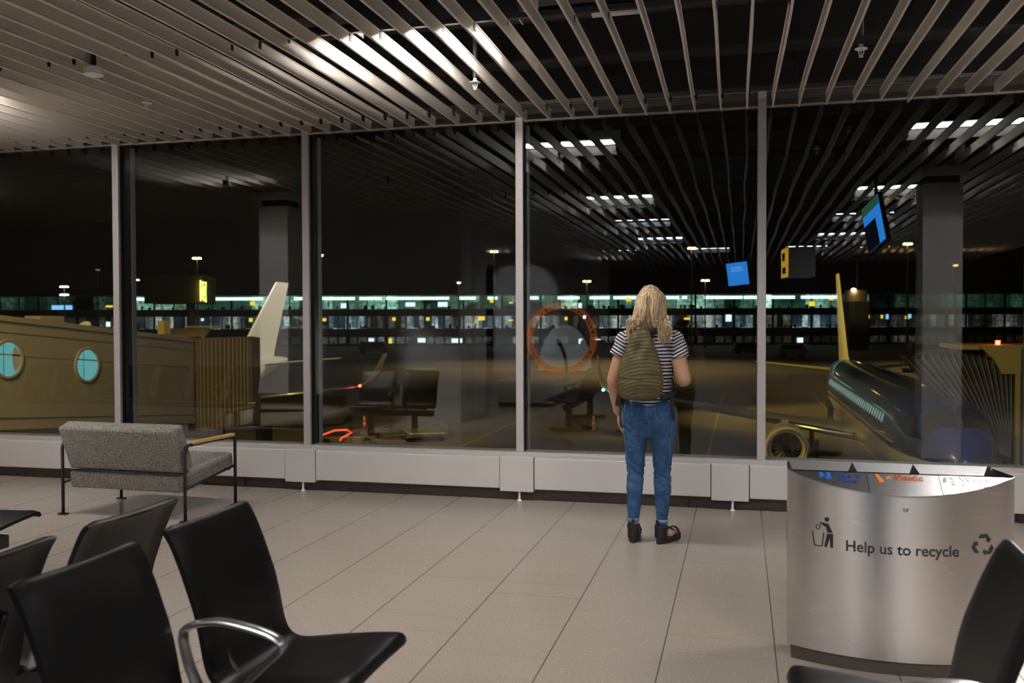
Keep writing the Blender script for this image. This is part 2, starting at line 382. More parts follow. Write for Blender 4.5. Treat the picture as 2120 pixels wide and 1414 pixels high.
mQuiltP = mat('olive_piping', (.16, .12, .05), .5)
mBlue = mat('blue_print', (.012, .13, .62), .5); mOrange = mat('orange_print', (.85, .22, .02), .5); mInk = mat('black_print', (.012, .012, .014), .5); mGrey = mat('grey_print', (.10, .10, .115), .5)

# ------------------------------------------------------------------ the room: floor, facade, ceiling, back of the hall
YG = 7.47
def struct(o, label=None):
    o['kind'] = 'structure'
    if label: o['label'] = label
    return o
struct(MB().box((-17, -13, -.25), (9, 7.6, 0)).build('floor', mFloor), 'glossy speckled beige tiled floor of the waiting hall')
MX = [-5.732 + 1.9636*k for k in range(-6, 6)]
ZS, ZT = .404, 3.185
for i, x in enumerate(MX[:-1]):
    b_ = MB().box((x+.035, YG-.004, ZS), (MX[i+1]-.035, YG+.004, ZT))
    struct(b_.build('window_%d' % (i+1), mGlass), 'tall clear pane of the window wall' + (', number %d from the left of the photo' % (i-4) if i >= 5 else ''))
for i, x in enumerate(MX):
    b_ = MB().box((x-.0325, 7.405, ZS), (x+.0325, 7.44, ZT+.14))
    o = struct(b_.build('trim_%d' % (i+1), mAlu, bevel=.004), 'slim grey aluminium window mullion')
    MB().box((x-.026, 7.44, ZS), (x+.026, 7.60, ZT)).build('gasket', mGasket, o)
    MB().box((x-.0325, 7.60, ZS), (x+.0325, 7.66, ZT)).build('outer_cap', mAlu, o)
b_ = MB(); b_.box((-17, 7.405, .385), (9, 7.60, .404)); b_.box((-17, 7.395, .36), (9, 7.42, .392))
struct(b_.build('trim_13', mAlu, bevel=.004), 'aluminium sill ledge running under the window wall')
b_ = MB(); b_.box((-17, 7.40, 3.305), (9, 7.46, 3.32)); b_.box((-17, 7.452, 3.185), (9, 7.47, 3.20))
struct(b_.build('trim_14', mat('head_rail_paint', (.34, .31, .27), .5)), 'painted head rail above the window wall')
struct(MB().box((-17, 7.45, 3.205), (9, 7.60, 3.30)).build('trim_15', mat('head_panel', (.035, .03, .022), .6)), 'dark olive head panel above the glass')
struct(MB().box((-17, 7.42, 3.325), (9, 7.62, 4.3)).build('wall_front', mDeck), 'dark wall above the windows')
struct(MB().box((-17, 7.44, 0), (9, 7.60, .385)).build('baseboard_front', mDark), 'dark brown skirting under the heater casing')
b_ = MB()
for k in range(-40, 22): b_.box((k*.4, 7.432, 0.002), (k*.4+.392, 7.44, .12))
struct(b_.build('trim_16', mDark), 'row of dark brown skirting tiles')
# heater casing along the window: wide covers and narrow joint boxes
NX = [-7.86, -5.84, -3.81, -1.82, -.08, 1.9]
for k, x in enumerate(NX):
    jbox = tag(MB().box((x-.145, 7.345, .078), (x+.145, 7.44, .372)).build('joint_box', mPanel, bevel=.006),
        ['narrow white heater joint box far left, beyond the sofa', 'narrow white heater joint box behind the left end of the sofa', 'narrow white heater joint box just right of the sofa',
         'narrow white heater joint box under the middle window mullion', 'narrow white heater joint box right of the standing person', 'narrow white heater joint box behind the recycling bin'][k], 'heater cover', 'heater joint boxes')
    b_ = MB(); fx_ = x+.02; b_.cyl((fx_, 7.37, 0.01), (fx_, 7.37, .08), .010, n=10); b_.cyl((fx_, 7.37, 0), (fx_, 7.37, .014), .02, .014, n=12); b_.build('foot', mWhite, jbox, True, auto=40)
    if k < len(NX)-1:
        tag(MB().box((x+.15, 7.355, .10), (NX[k+1]-.15, 7.44, .365)).build('radiator_casing', mPanel, bevel=.008),
            ['long white heater panel left of the sofa', 'long white heater panel behind the sofa', 'long white heater panel under the third window', 'long white heater panel behind the standing person', 'long white heater panel behind the recycling bin'][k], 'heater', 'long heater panels under the windows')
# ceiling: dark void with hung slats
ceil = struct(MB().box((-17, -13, 4.25), (9, 7.6, 4.4)).build('ceiling', mDeck), 'dark ceiling void hung with long pale slats')
def slat_mb(x, dz=0, tilt=0):
    prof = [(-.006, 3.15), (.006, 3.15), (.008, 3.155), (.0045, 3.162), (.004, 3.228), (.009, 3.231), (.009, 3.236), (-.009, 3.236), (-.009, 3.231), (-.004, 3.228), (-.0045, 3.162), (-.008, 3.155)]
    def ring(y):
        return [(x + px + tilt*(pz-3.236) + .009*math.sin(y*1.5+.4) + .003*math.sin(y*1.1+x*9), y, pz+dz) for px, pz in prof]
    return [ring(y) for y in [-12.5, -10, -8, -6, -4.5, -3, -2, -1, 0, 1] + [1.5+.45*q for q in range(13)] + [7.322]]
rest = MB(); cnt = 0
sl_x = [(i, -6.776+.195*i) for i in range(-49, 67)]
vis = sorted(sl_x, key=lambda q: abs(q[0]-21))[:100]; visset = {q[0] for q in vis}
for i, x in sl_x:
    rnd = random.Random(i)
    tilt = rnd.uniform(-.03, .03); dz = rnd.uniform(-.003, .003)
    if 17 <= i <= 22: x -= .016
    if i == 41: dz = -.02; tilt = .08
    if i in visset: MB().loft(slat_mb(x, dz, tilt)).build('ceiling_slat', mSlat, ceil)
    else: rest.loft(slat_mb(x, dz, tilt))
o = rest.build('outer_ceiling_slats', mSlat, ceil); o['kind'] = 'stuff'
for k, y in enumerate((7.12, 5.08, 3.05, 1.0, -1.0, -3.1, -5.1, -7.1)):
    b_ = MB().box((-16.8, y-.015, 3.238), (8.5, y+.015, 3.268))
    if k < 3:
        for i, x in sl_x:
            if 17 <= i <= 22: x -= .016
            b_.prism([(-.018, 0), (.004, -.055), (.013, -.055), (.016, 0)], .03, Matrix.Translation((x, y+.015, 3.245)) @ Matrix.Rotation(PI/2, 4, 'X'))
    b_.build('hanging_rail', mBlack, ceil)
    for x in (-6.5, -4.2, -1.9, .4, 2.7): MB().cyl((x, y, 3.268), (x, y, 4.25), .004, n=6).build('hanger_wire', mPipe, ceil)
# services above the slats
b_ = MB()
for y, z, r in ((4.85, 3.62, .03), (6.55, 3.75, .05), (3.9, 3.8, .06), (2.6, 3.7, .04)): b_.cyl((-16, y, z), (8, y, z), r, n=10)
for x in (-2.9, 1.3, 5): b_.cyl((x, -12, 3.95), (x, 7.3, 3.95), .05, n=10)
b_.build('service_pipe', mPipe, ceil, smooth=True, auto=40)
b_ = MB(); b_.box((-16, 4.75, 3.55), (8, 4.78, 3.58)); b_.box((-16, 5.75, 3.6), (8, 5.95, 3.63)); b_.box((-16, 6.9, 3.5), (8, 7.05, 3.53))
b_.build('cable_tray', mPipeL, ceil)
b_ = MB(); b_.box((-1.48, 5.46, 3.42), (-1.22, 5.52, 3.49)); b_.box((-.95, 5.9, 3.5), (-.6, 5.96, 3.55))
b_.build('junction_box', mWhite, ceil)

WHITE = (1, .945, .875)
def ceiling_lamp(x, y, lab, z=3.40, col=WHITE, w=LAMP_W, length=1.0, grp='ceiling light bars above the slats'):
    t = thing('ceiling_light', lab, 'ceiling light', (x, y, z), 0, grp)
    MB().box((-length/2-.02, -.13, .012), (length/2+.02, .13, .075)).build('housing', mBlack, t)
    MB().box((-length/2-.02, -.135, -.105), (length/2+.02, -.128, .075)).build('added_shade', mBlack, t)  # added skirt, hides the diffuser from the camera side
    for e_ in (-1, 1): MB().box((e_*(length/2+.02)-.003, -.13, -.105), (e_*(length/2+.02)+.003, .04, .075)).build('added_end_shade', mBlack, t)  # added end plates, hide the diffuser past the skirt
    MB().box((-length/2, -.11, .004), (length/2, .11, .012)).build('diffuser', mLampE, t)
    light('AREA', 'lamp_glow', (0, 0, 0), w, col, length, .20, parent=t)
mLampE = emit('lamp_diffuser', (1, .97, .92), 12)
mLampC = mLampE
WH = (1, .945, .875); CO = (.72, .88, 1.0)
for x, side in ((-9.6, 'far left'), (-5.7, 'left'), (-1.8, 'middle'), (2.1, 'right'), (6.0, 'far right')):
    for y, row, c in ((5.33, 'nearest the window', WH), (1.07, 'second from the window', WH), (-2.25, 'third from the window', CO), (-6.0, 'deep in the hall', CO)):
        if (x == -9.6 or x == 6.0) and y < 0 or x < -4 and y == 1.07: continue
        ceiling_lamp(x, y, '%s bar light above the slats, row %s' % (side, row), col=c, w={5.33: 74, 1.07: 118}.get(y, LAMP_W)*(.5 if x > 5 else 1))
for x in (-3.2, -.8, 1.6): ceiling_lamp(x, -9.2, '%s bar light at the far back of the hall' % {-3.2: 'left', -.8: 'middle', 1.6: 'right'}[x], col=CO, w=26)
def sprinkler(x, y, z, lab):
    t = thing('sprinkler', lab, 'sprinkler', (x, y, z), 0, 'ceiling sprinklers')
    MB().lathe([(.0, .0), (.036, .0), (.038, .004), (.012, .016), (.012, .03), (0, .03)], 20).build('plate', mWhite, t, True, auto=40)
    MB().cyl((0, 0, .03), (0, 0, .6), .016, n=10).build('drop_pipe', mPipe, t)
    b_ = MB(); b_.tube([(-.012, 0, .002), (-.015, 0, -.02), (-.006, 0, -.040), (.006, 0, -.040), (.015, 0, -.02), (.012, 0, .002)], .0032, 6)
    b_.cyl((0, 0, -.040), (0, 0, -.047), .013, n=12); b_.cyl((0, 0, 0), (0, 0, -.036), .003, n=6)
    b_.build('yoke', mWhite, t, True, auto=40)
sprinkler(-1.765, 5.98, 3.135, 'white sprinkler head between bright slats left of the middle')
sprinkler(-4.29, 5.91, 3.135, 'white sprinkler head below pale slats at the left')
sprinkler(.698, 5.84, 3.135, 'white sprinkler head against dark ceiling at the right')
t = thing('smoke_detector', 'round white detector hanging on a dark stem below the left slats', 'smoke detector', (-4.0, 4.98, 3.075))
MB().lathe([(0, 0), (.045, 0), (.06, .006), (.061, .048), (.055, .055), (0, .055)], 32).build('body', mWhite, t, True, auto=40)
MB().cyl((0, 0, .055), (0, 0, .35), .016, n=12).build('stem', mBlack, t)

# the back of the hall, seen mirrored in the glass
struct(MB().box((-17, -13.2, 0), (9, -13, 4.3)).build('wall_back', mWallD), 'dark back wall of the hall')
struct(MB().box((-17.2, -13, 0), (-17, 7.6, 4.3)).build('wall_left', mWallD), 'left wall of the hall')
struct(MB().box((9, -13, 0), (9.2, 7.6, 4.3)).build('wall_right', mWallD), 'right wall of the hall')
b_ = MB().box((-17, .62, 0), (-4.05, 2.03, 3.45)); core = struct(b_.build('wall_core', mat('core_wall', (.62, .61, .62), .7, nscale=4, namt=.03)), 'grey service core wall behind the seats')
MB().box((-4.05, 1.42, .02), (-4.046, 1.425, 3.2)).build('door_gap', mGasket, core)
MB().box((-4.05, 1.62, 1.0), (-4.035, 1.65, 1.2)).build('handle', mChrome, core); MB().box((-4.05, 1.62, .35), (-4.04, 1.64, .5)).build('hinge', mBlack, core)
struct(MB().box((-7.2, -11.6, 0), (-3.75, -11.3, 3.6)).build('wall_shop', mat('shop_wall', (.42, .42, .43), .7)), 'pale grey shop wall at the back of the hall')
light('SPOT', 'shop_spot', (-6.0, -10.1, 3.1), 900, (.95, .97, 1), .1, None, (-6.3, -11.35, 2.3), 1.5)
t = thing('shop_ring_sign', 'big round orange ring sign on the grey shop wall, mirrored in the third window', 'sign', (-5.12, -11.29, 1.02), 0)
mRing = mat('ring_orange', (.62, .16, .03), .5, emit=(.62, .16, .03), estr=1.6)  # glow added, the ring's reflection is too faint without it
b_ = MB()
def ringpts(r, a0, a1, n, y): return [(r*math.cos(a0+(a1-a0)*k/n), y, r*math.sin(a0+(a1-a0)*k/n)) for k in range(n+1)]
def arcband(b_, ra, rb, a0, a1, y0, y1, n=48):
    rings = []
    for k in range(n+1):
        a = a0+(a1-a0)*k/n; c, s = math.cos(a), math.sin(a)
        rings.append([(ra*c, y0, ra*s), (rb*c, y0, rb*s), (rb*c, y1, rb*s), (ra*c, y1, ra*s)])
    b_.loft(rings)
arcband(b_, .86, 1.06, 0, 2*PI, 0, .04, 72); b_.build('ring', mRing, t, True, auto=40)
for k in range(40):
    if k % 10 in (8, 9): continue
    a = 2*PI*k/40; h = (.05, .09, .06)[k % 3]
    b_ = MB(); arcband(b_, .91, .91+h, a, a+.07, .04, .046, 3); b_.build('letter', mWhite, t)
b_ = MB(); b_.prism([(.80*math.cos(a*PI/24)+.10, 1.35*math.sin(a*PI/24)-.95) for a in range(0, 25)], .05, Matrix.Rotation(PI/2, 4, 'X')); b_.build('disc', mat('disc_white', (.55, .58, .62), .5, emit=(.5, .56, .62), estr=1.0), t)  # glow added so the pale disc shows in the reflection
b_ = MB(); arcband(b_, .86, .97, -.1, .9, .05, .07, 16)
for i, v in enumerate(b_.v): b_.v[i] = (v[0]*.85-.62, v[1], v[2]*1.2-.9)
b_.build('dark_arc', mBlack, t)
for k, (x0, x1, y0) in enumerate(((-4.25, -3.78, -1.2), (-3.72, -3.2, -1.2))):
    t = thing('plinth_bench', ['pale block bench beside the grey core, mirrored in the middle pane', 'pale block bench next to its twin, mirrored right of the mullion'][k], 'bench', ((x0+x1)/2, y0, 0), 0, 'pale block benches')
    w = (x1-x0)/2
    MB().box((-w, -.5, .06), (w, .5, .40)).build('body', mCol, t, bevel=.01); MB().box((-w+.03, -.46, 0), (w-.03, .46, .06)).build('plinth', mBlack, t); MB().box((-w, -.5, .40), (w, .5, .45)).build('top', mWhite, t, bevel=.008)
for k, (x, y) in enumerate(((-5.76, 4.3), (2.1, 4.15), (-13.6, 4.3))):
    c_ = struct(MB().box((x-.2, y-.2, 0), (x+.2, y+.2, 2.98)).build('column_%d' % (k+1), mCol, bevel=.01), 'square white column with a stepped capital')
    if x > -10:  # added unseen spot and housing, brighten the columns mirrored in the glass
        MB().cyl((x-.05, y+1.2, 3.07), (x-.05, y+1.2, 3.2), .035, n=16).build('fill_housing', mBlack, c_)
        light('SPOT', 'column_spot', (x-.05, y+1.2, 3.0), 1900, (1, .97, .93), .05, None, (x, y+.22, 1.75), 1.15)
    MB().box((x-.17, y-.17, 2.98), (x+.17, y+.17, 3.06)).build('neck', mWallD, c_); MB().box((x-.25, y-.25, 3.06), (x+.25, y+.25, 3.148)).build('capital', mCol, c_, bevel=.006)
mScr = emit('screen_blue', (.03, .28, .95), 7); mScrG = emit('screen_green', (.15, .6, .35), 1.2); mScrD = emit('screen_navy', (.03, .05, .12), .5); mScrL = emit('screen_text', (.25, .55, 1), 9)
def screen(loc, rz, tilt, w, h, lab, full):
    t = thing('hanging_screen', lab, 'screen', loc, rz, 'hanging information screens'); R = Matrix.Rotation(tilt, 4, 'Y') @ Matrix.Rotation(-.0, 4, 'X')
    MB().box((-w/2-.02, -.05, -h/2-.02), (w/2+.02, 0, h/2+.02), R).build('case', mBlack, t)
    MB().box((-w/2, 0, -h/2), (w/2, .004, h/2), R).build('display', mScr, t)
    b_ = MB()
    if full:
        for k in range(3): b_.box((-w*.3, .004, h*(.28-.08*k)), (w*.25, .006, h*(.30-.08*k)), R)
        b_.build('text_lines', mScrL, t)
    else:
        b_.box((-w/2, .004, -h/2), (w*.18, .006, h*.08), R); b_.build('picture', mScrD, t)
        MB().box((-w/2, .004, h*.3), (w/2, .006, h/2), R).build('banner', mScrG, t)
    MB().cyl((0, -.03, h/2), (0, -.03, 4.25-loc[2]), .02, n=8).build('pole', mBlack, t)
screen((-.07, -5.7, 2.55), -.25, -.12, .46, .5, 'bright blue screen hanging upright, mirrored beside the right mullion', True)
screen((1.48, 3.75, 2.62), 1.22, -.36, .40, .56, 'tilted blue screen with green banner, mirrored at the upper right', False)
t = thing('hanging_sign', 'yellow and grey sign box hanging from the ceiling, mirrored right of the mullion', 'sign', (1.02, -3.4, 2.62), -.17)
mYel = emit('sign_yellow', (1, .55, .02), 4)
MB().box((-.2, -.3, -.28), (.3, .3, .28)).build('box', mat('sign_grey', (.40, .40, .41), .5), t, bevel=.01); MB().box((-.206, -.3, -.28), (-.2, .3, .28)).build('yellow_face', mYel, t)
b_ = MB(); b_.box((-.209, -.2, .05), (-.206, .02, .2)); b_.box((-.209, -.2, -.2), (-.206, .1, -.08)); b_.build('pictogram', mInk, t)
MB().cyl((.05, 0, .28), (.05, 0, 1.6), .015, n=8).build('rod', mBlack, t)
# warm back shops at the right
light('AREA', 'shop_glow', (4.2, -8.6, 3.3), 40, (1, .62, .28), 3, .2)
light('AREA', 'shop_glow', (-11, -2.5, 3.3), 30, (1, .9, .75), 2, .2)

# ------------------------------------------------------------------ beam seating
PROF = [(0, .868), (.012, .876), (.030, .872), (.055, .838), (.09, .763), (.118, .690), (.14, .628), (.158, .555), (.17, .493), (.182, .450), (.203, .422), (.24, .413), (.30, .420), (.37, .431), (.45, .442), (.53, .451), (.59, .455), (.615, .449), (.628, .434), (.632, .418)]
def catmull(P, n=4):
    out = []
    for i in range(len(P)-1):
        p0 = P[max(i-1, 0)]; p1 = P[i]; p2 = P[i+1]; p3 = P[min(i+2, len(P)-1)]
        for k in range(n):
            t = k/n
            out.append(tuple(.5*((2*b)+(-a+c)*t+(2*a-5*b+4*c-d)*t*t+(-a+3*b-3*c+d)*t**3) for a, b, c, d in zip(p0, p1, p2, p3)))
    out.append(P[-1]); return out
def shell_mb(w=.47):
    P = catmull(PROF, 3); th = .018; b_ = MB(); ny = 12
    # normals in the profile plane
    rings = []
    for i, (d, z) in enumerate(P):
        a = P[max(i-1, 0)]; c = P[min(i+1, len(P)-1)]; tx, tz = c[0]-a[0], c[1]-a[1]; l = math.hypot(tx, tz); nx, nz = tz/l, -tx/l   # towards back/under
        nx, nz = -nx, -nz
        top = []; bot = []
        for j in range(ny+1):
            y = -w/2 + w*j/ny; e = abs(2*j/ny-1)
            dish = -.010*(1-e*e) + .012*max(0, e-.80)/.2*(-1)      # gentle dish, rolled edge
            dish = -.010*(1-e**2) - (.010 if e > .95 else 0)
            top.append((d+nx*dish, y, z+nz*dish)); bot.append((d+nx*(dish-th), y, z+nz*(dish-th)))
        rings.append(top + bot[::-1])
    b_.loft(rings)
    return b_
def arm_mb():
    pts = catmull([(.172, .430), (.140, .50), (.125, .575), (.150, .607), (.232, .626), (.311, .621), (.404, .602), (.447, .578), (.440, .552), (.396, .512), (.333, .451), (.30, .40)], 4)
    b_ = MB(); b_.tube([(d, 0, z) for d, z in pts], .011, 10, (1.0, 2.1), upv=(-1, 0, .2)); return b_
me_shell = shell_mb().mesh('seat_shell'); me_shell.materials.append(mLeather)
bm = bmesh.new(); bm.from_mesh(me_shell); bmesh.ops.recalc_face_normals(bm, faces=bm.faces); bm.to_mesh(me_shell); bm.free()
for p in me_shell.polygons: p.use_smooth = True
me_shell.set_sharp_from_angle(angle=math.radians(50))
me_arm = arm_mb().mesh('armrest'); me_arm.materials.append(mChrome)
bm = bmesh.new(); bm.from_mesh(me_arm); bmesh.ops.recalc_face_normals(bm, faces=bm.faces); bm.to_mesh(me_arm); bm.free()
for p in me_arm.polygons: p.use_smooth = True
PITCHS = .605
def bench(loc, rz, n, lab, arms=None, legs=None):
    """local +x is the way the sitters face, seats run along local +y from 0"""
    t = thing('beam_seating', lab, 'seating', loc, rz, 'black beam seats in the waiting hall')
    for k in range(n):
        o = bpy.data.objects.new('seat_shell', me_shell); COL.objects.link(o); o.parent = t; o.location = (0, .235+PITCHS*k, 0)
        for s in (-.13, .13):
            b_ = MB(); b_.tube(catmull([(.335, .235+PITCHS*k+s, .37), (.24, .235+PITCHS*k+s, .385), (.165, .235+PITCHS*k+s, .45), (.10, .235+PITCHS*k+s, .66)], 3), .012, 8)
            b_.build('seat_bracket', mBlack, t, True)
    for k in (arms if arms is not None else range(1, n)):
        o = bpy.data.objects.new('armrest', me_arm); COL.objects.link(o); o.parent = t; o.location = (0, .235+PITCHS*k-PITCHS/2, 0); o['label'] = 'satin aluminium armrest loop'
    MB().box((.29, -.02, .30), (.37, PITCHS*(n-1)+.49, .37)).build('beam', mBlack, t, bevel=.006)
    for k in (legs if legs is not None else [0, n-1]):
        y = .235+PITCHS*k
        b_ = MB(); b_.box((.285, y-.03, .04), (.375, y+.03, .31)); b_.build('leg', mBlack, t, bevel=.01)
        MB().box((.08, y-.035, 0), (.60, y+.035, .04)).build('foot', mBlack, t, bevel=.012)
    return t
bench((-1.722, 2.41-3*PITCHS, 0), 0, 4, 'black beam seats in the left foreground facing right, armrest loop between the two in view', arms=[1, 2, 3])
bench((-1.968, 2.88, 0), PI, 4, 'black beam seats behind the foreground row, facing left, backs towards us', arms=[1, 2, 3])
bench((.765, 2.89, 0), PI, 3, 'black beam seats at the bottom right corner facing left', arms=[1, 2])
bench((-3.82, 3.66, 0), PI/2, 2, 'pair of black beam seats facing the window, corner at the left edge, mirrored', arms=[1])
bench((-6.62, 3.25, 0), PI/2+.04, 8, 'long row of black beam seats mirrored in the two left panes', arms=range(1, 8), legs=[0, 3, 7])

# ------------------------------------------------------------------ sofa
t = thing('sofa', 'small grey tweed sofa with black tube frame and oak armrests facing the window', 'sofa', (-5.158, 6.011, 0), math.radians(-2))
SW, SD = 1.115, .66
def rot_block(b_, c, size, ang):
    M_ = Matrix.Translation(c) @ Matrix.Rotation(ang, 4, 'X'); b_.box([-s/2 for s in size], [s/2 for s in size], M_)
b_ = MB(); rot_block(b_, (SW/2, .035, .548), (1.05, .13, .365), math.radians(21)); o = b_.build('back_cushion', mTweed, t, True, .022, 40)
b_ = MB(); rot_block(b_, (SW/2, .365, .322), (1.02, .70, .135), math.radians(8)); o = b_.build('seat_cushion', mTweed, t, True, .025, 40)
for x in (0, SW):
    side = 'left' if x == 0 else 'right'
    pts = [(x, 0, .012), (x, 0, .53), (x, .012, .562), (x, .045, .575), (x, SD-.045, .575), (x, SD-.012, .562), (x, SD, .53), (x, SD, .012)]
    MB().tube(pts, .0125, 10).build('side_frame', mBlack, t, True)
    MB().box((x-.0225, .085, .578), (x+.0225, SD-.03, .602)).build('armrest', mWood, t, bevel=.006)['label'] = 'oak armrest'
    for y in (0, SD): MB().box((x-.035, y-.02, 0), (x+.035, y+.02, .012)).build('foot_plate', mBlack, t)
    MB().tube([(x, 0, .25), (x, SD, .335)], .010, 8).build('side_rail', mBlack, t, True)
b_ = MB()
for y, z in ((.10, .255), (.58, .315)): b_.tube([(0, y, z), (SW, y, z)], .010, 8)
b_.tube([(0, -.0, .36), (SW, -.0, .36)], .007, 8)
b_.build('cross_rail', mBlack, t, True)

# ------------------------------------------------------------------ recycling bin
bx0, bx1, BY, SAG = .205, 1.118, 4.2, .125
cw = bx1-bx0; Rb = ((cw/2)**2+SAG**2)/(2*SAG); ha = math.asin(cw/2/Rb)
t = thing('recycling_bin', 'wide curved stainless steel recycling bin with three openings', 'bin', ((bx0+bx1)/2, BY, 0))
def arc(u, s=-1, off=0, r=Rb):   # u in -1..1 along the front (s=-1) or back (s=1) curve
    a = ha*u; return ((r+off)*math.sin(a), s*((r+off)*math.cos(a)-(r-SAG)))
ZTOP, SLP = .846, .62
nA = 48
ring_u = [arc(-1+2*k/nA, -1) for k in range(nA+1)] + [(cw/2-.045, .175), (-cw/2+.004, .175)]
def ztop(p): return ZTOP + SLP*p[1] if p[1] < .01 else ZTOP+.006
b_ = MB(); n_ = len(ring_u)
b_.loft([[(x, y, .06) for x, y in ring_u], [(x, y, ztop((x, y))-.002) for x, y in ring_u]], True, False)
b_.build('body', mSteel, t, True, auto=50)
MB().loft([[(x*.965, y*.9, z) for x, y in ring_u] for z in (0, .06)]).build('plinth', mat('plinth_grey', (.10, .085, .07), .5, .5), t)
# sloping front and back lids, three panels each
mLid = mat('satin_lid', (.66, .66, .68), .26, 1)
for s in (-1,):
    b_ = MB(); rows = [[], []]
    for k in range(nA+1):
        x, y = arc(-1+2*k/nA, s, .004); rows[0].append((x, y, ZTOP-SLP*abs(y))); rows[1].append((x, 0 if abs(y) < .0 else s*min(.012, abs(y)), ZTOP-SLP*min(.012, abs(y))))
    vs = rows[0]+rows[1]; n1 = nA+1
    vs += [(x, y, z-.006) for x, y, z in rows[0]]
    b_.add(vs, [(k, k+1, n1+k+1, n1+k) for k in range(nA)] + [(2*n1+k, 2*n1+k+1, k+1, k) for k in range(nA)])
    b_.build('front_lid' if s < 0 else 'back_lid', mLid, t)
b_ = MB()
for u in (-.285, .345): b_.box((u*cw/2-.0012, -SAG+.006, -.001), (u*cw/2+.0012, -.012, .001), Matrix(((1, 0, 0, 0), (0, 1, 0, 0), (0, SLP, 1, ZTOP), (0, 0, 0, 1))))
b_.build('panel_joint', mBlack, t)
# hopper openings: sloped back walls, cheeks with their shade put into a darker steel
b_ = MB(); ex = [-cw/2+.01, -cw/2+.288, -cw/2+.545, cw/2-.065]
zb = ZTOP+.012; wy = .17
for k in range(3):
    a, c = ex[k], ex[k+1]; i = .10
    A, B, C_, D = (a, .012, ZTOP-.006), (c, .012, ZTOP-.006), (c, wy, zb), (a, wy, zb)
    E_, F_, G_, H_ = (a+i*1.35, .02, ZTOP-.20), (c-i*1.35, .02, ZTOP-.20), (c-i, .05, ZTOP-.20), (a+i, .05, ZTOP-.20)
    b_.cur = 0; b_.add([D, C_, G_, H_], [(0, 1, 2, 3)])
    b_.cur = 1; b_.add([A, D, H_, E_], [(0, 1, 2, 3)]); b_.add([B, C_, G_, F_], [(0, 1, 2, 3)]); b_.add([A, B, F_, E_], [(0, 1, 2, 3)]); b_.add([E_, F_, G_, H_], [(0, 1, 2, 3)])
b_.cur = 0; b_.add([(-cw/2+.01, wy, zb), (cw/2-.05, wy, zb), (cw/2-.05, wy+.008, zb-.03), (-cw/2+.01, wy+.008, zb-.03)], [(0, 1, 2, 3)])
b_.build('hopper', [mLid, mat('hopper_shaded', (.03, .028, .026), .4, .6)], t)
b_ = MB(); b_.lathe([(0, 0), (.011, 0), (.011, .003), (.007, .005), (0, .005)], 20, Matrix.Translation((.01, arc(.02)[1]-.001, .708)) @ Matrix.Rotation(PI/2, 4, 'X')); b_.build('lock', mChrome, t, True, auto=40)
def on_body(mb, x0, z0, off=.0015):
    for i, (x, y, z) in enumerate(mb.v):
        a = math.asin(max(-1, min(1, (x0+x)/Rb))); px, py = (Rb+off)*math.sin(a), -((Rb+off)*math.cos(a)-(Rb-SAG))
        mb.v[i] = (px, py, z0+y)
    return mb
def xs_of(px): return (px-1640)/(2102-1640)*cw-cw/2      # along the bin front
wfull = max(v[0] for v in text_mesh('Help us to recycle', .083, 'LEFT', 0, .0013).v); sc = .448/wfull
for w_, pre in (('Help', ''), ('us', 'Help '), ('to', 'Help us '), ('recycle', 'Help us to ')):
    full = max(v[0] for v in text_mesh(pre+w_, .083, 'LEFT', 0, .0013).v); own = max(v[0] for v in text_mesh(w_, .083, 'LEFT', 0, .0013).v)
    tm = text_mesh(w_, .083, 'LEFT', 0, .0013); tm.v = [((x+full-own)*sc, y*sc*1.06, z) for x, y, z in tm.v]
    on_body(tm, -.225, .516).build('slogan_word', mInk, t)['label'] = 'black word '+w_
# tidy person pictogram
def poly2(pts, b_=None, sub=True):
    b_ = b_ or MB(); n = len(pts); b_.add([(x, y, 0) for x, y in pts], [tuple(range(n))]); return b_
def circ(cx, cy, r, n=20): return [(cx+r*math.cos(2*PI*k/n), cy+r*math.sin(2*PI*k/n)) for k in range(n)]
b_ = MB(); u = .001                                       # millimetres
poly2([(x, y) for x, y in circ(.024, .121, .0095)], b_)
poly2([(-.006, .106), (.030, .103), (.048, .064), (.026, .064), (.020, .088), (-.004, .100)], b_)
poly2([(.025, .060), (.049, .060), (.049, .0), (.038, .0), (.036, .040), (.024, .0), (.014, .0)], b_)
for seg in (((-.034, .062), (-.025, .002)), ((-.025, .002), (.005, .002)), ((.005, .002), (.012, .062))):
    (x0, y0), (x1, y1) = seg; l = math.hypot(x1-x0, y1-y0); nx, ny = -(y1-y0)/l*.0022, (x1-x0)/l*.0022
    poly2([(x0+nx, y0+ny), (x1+nx, y1+ny), (x1-nx, y1-ny), (x0-nx, y0-ny)], b_)
cp = [(-.019, .086), (-.014, .094), (-.006, .093), (-.002, .085), (-.010, .074), (-.018, .078)]
for k in range(6):
    (x0, y0), (x1, y1) = cp[k], cp[(k+1) % 6]; l = math.hypot(x1-x0, y1-y0); nx, ny = -(y1-y0)/l*.0016, (x1-x0)/l*.0016
    poly2([(x0+nx, y0+ny), (x1+nx, y1+ny), (x1-nx, y1-ny), (x0-nx, y0-ny)], b_)
on_body(b_, -.322, .52).build('tidy_pictogram', mInk, t)
b_ = MB()
for k in range(3):
    R_ = Matrix.Rotation(-2*PI/3*k, 2)
    for poly in ([(-.020, .030), (-.010, .046), (.014, .046), (.005, .030)], [(.006, .046), (.017, .046), (.030, .026), (.034, .028), (.026, .012), (.010, .016), (.015, .018)],):
        poly2([tuple(R_ @ Vector(p)) for p in poly], b_)
on_body(b_, .322, .562).build('recycling_pictogram', mInk, t)
def on_lid(mb, x0, y0, k=1):
    for i, (x, y, z) in enumerate(mb.v):
        X, Y = x0+x*k, y0+y*k; mb.v[i] = (X, Y, ZTOP+SLP*Y+.0015+z)
    return mb
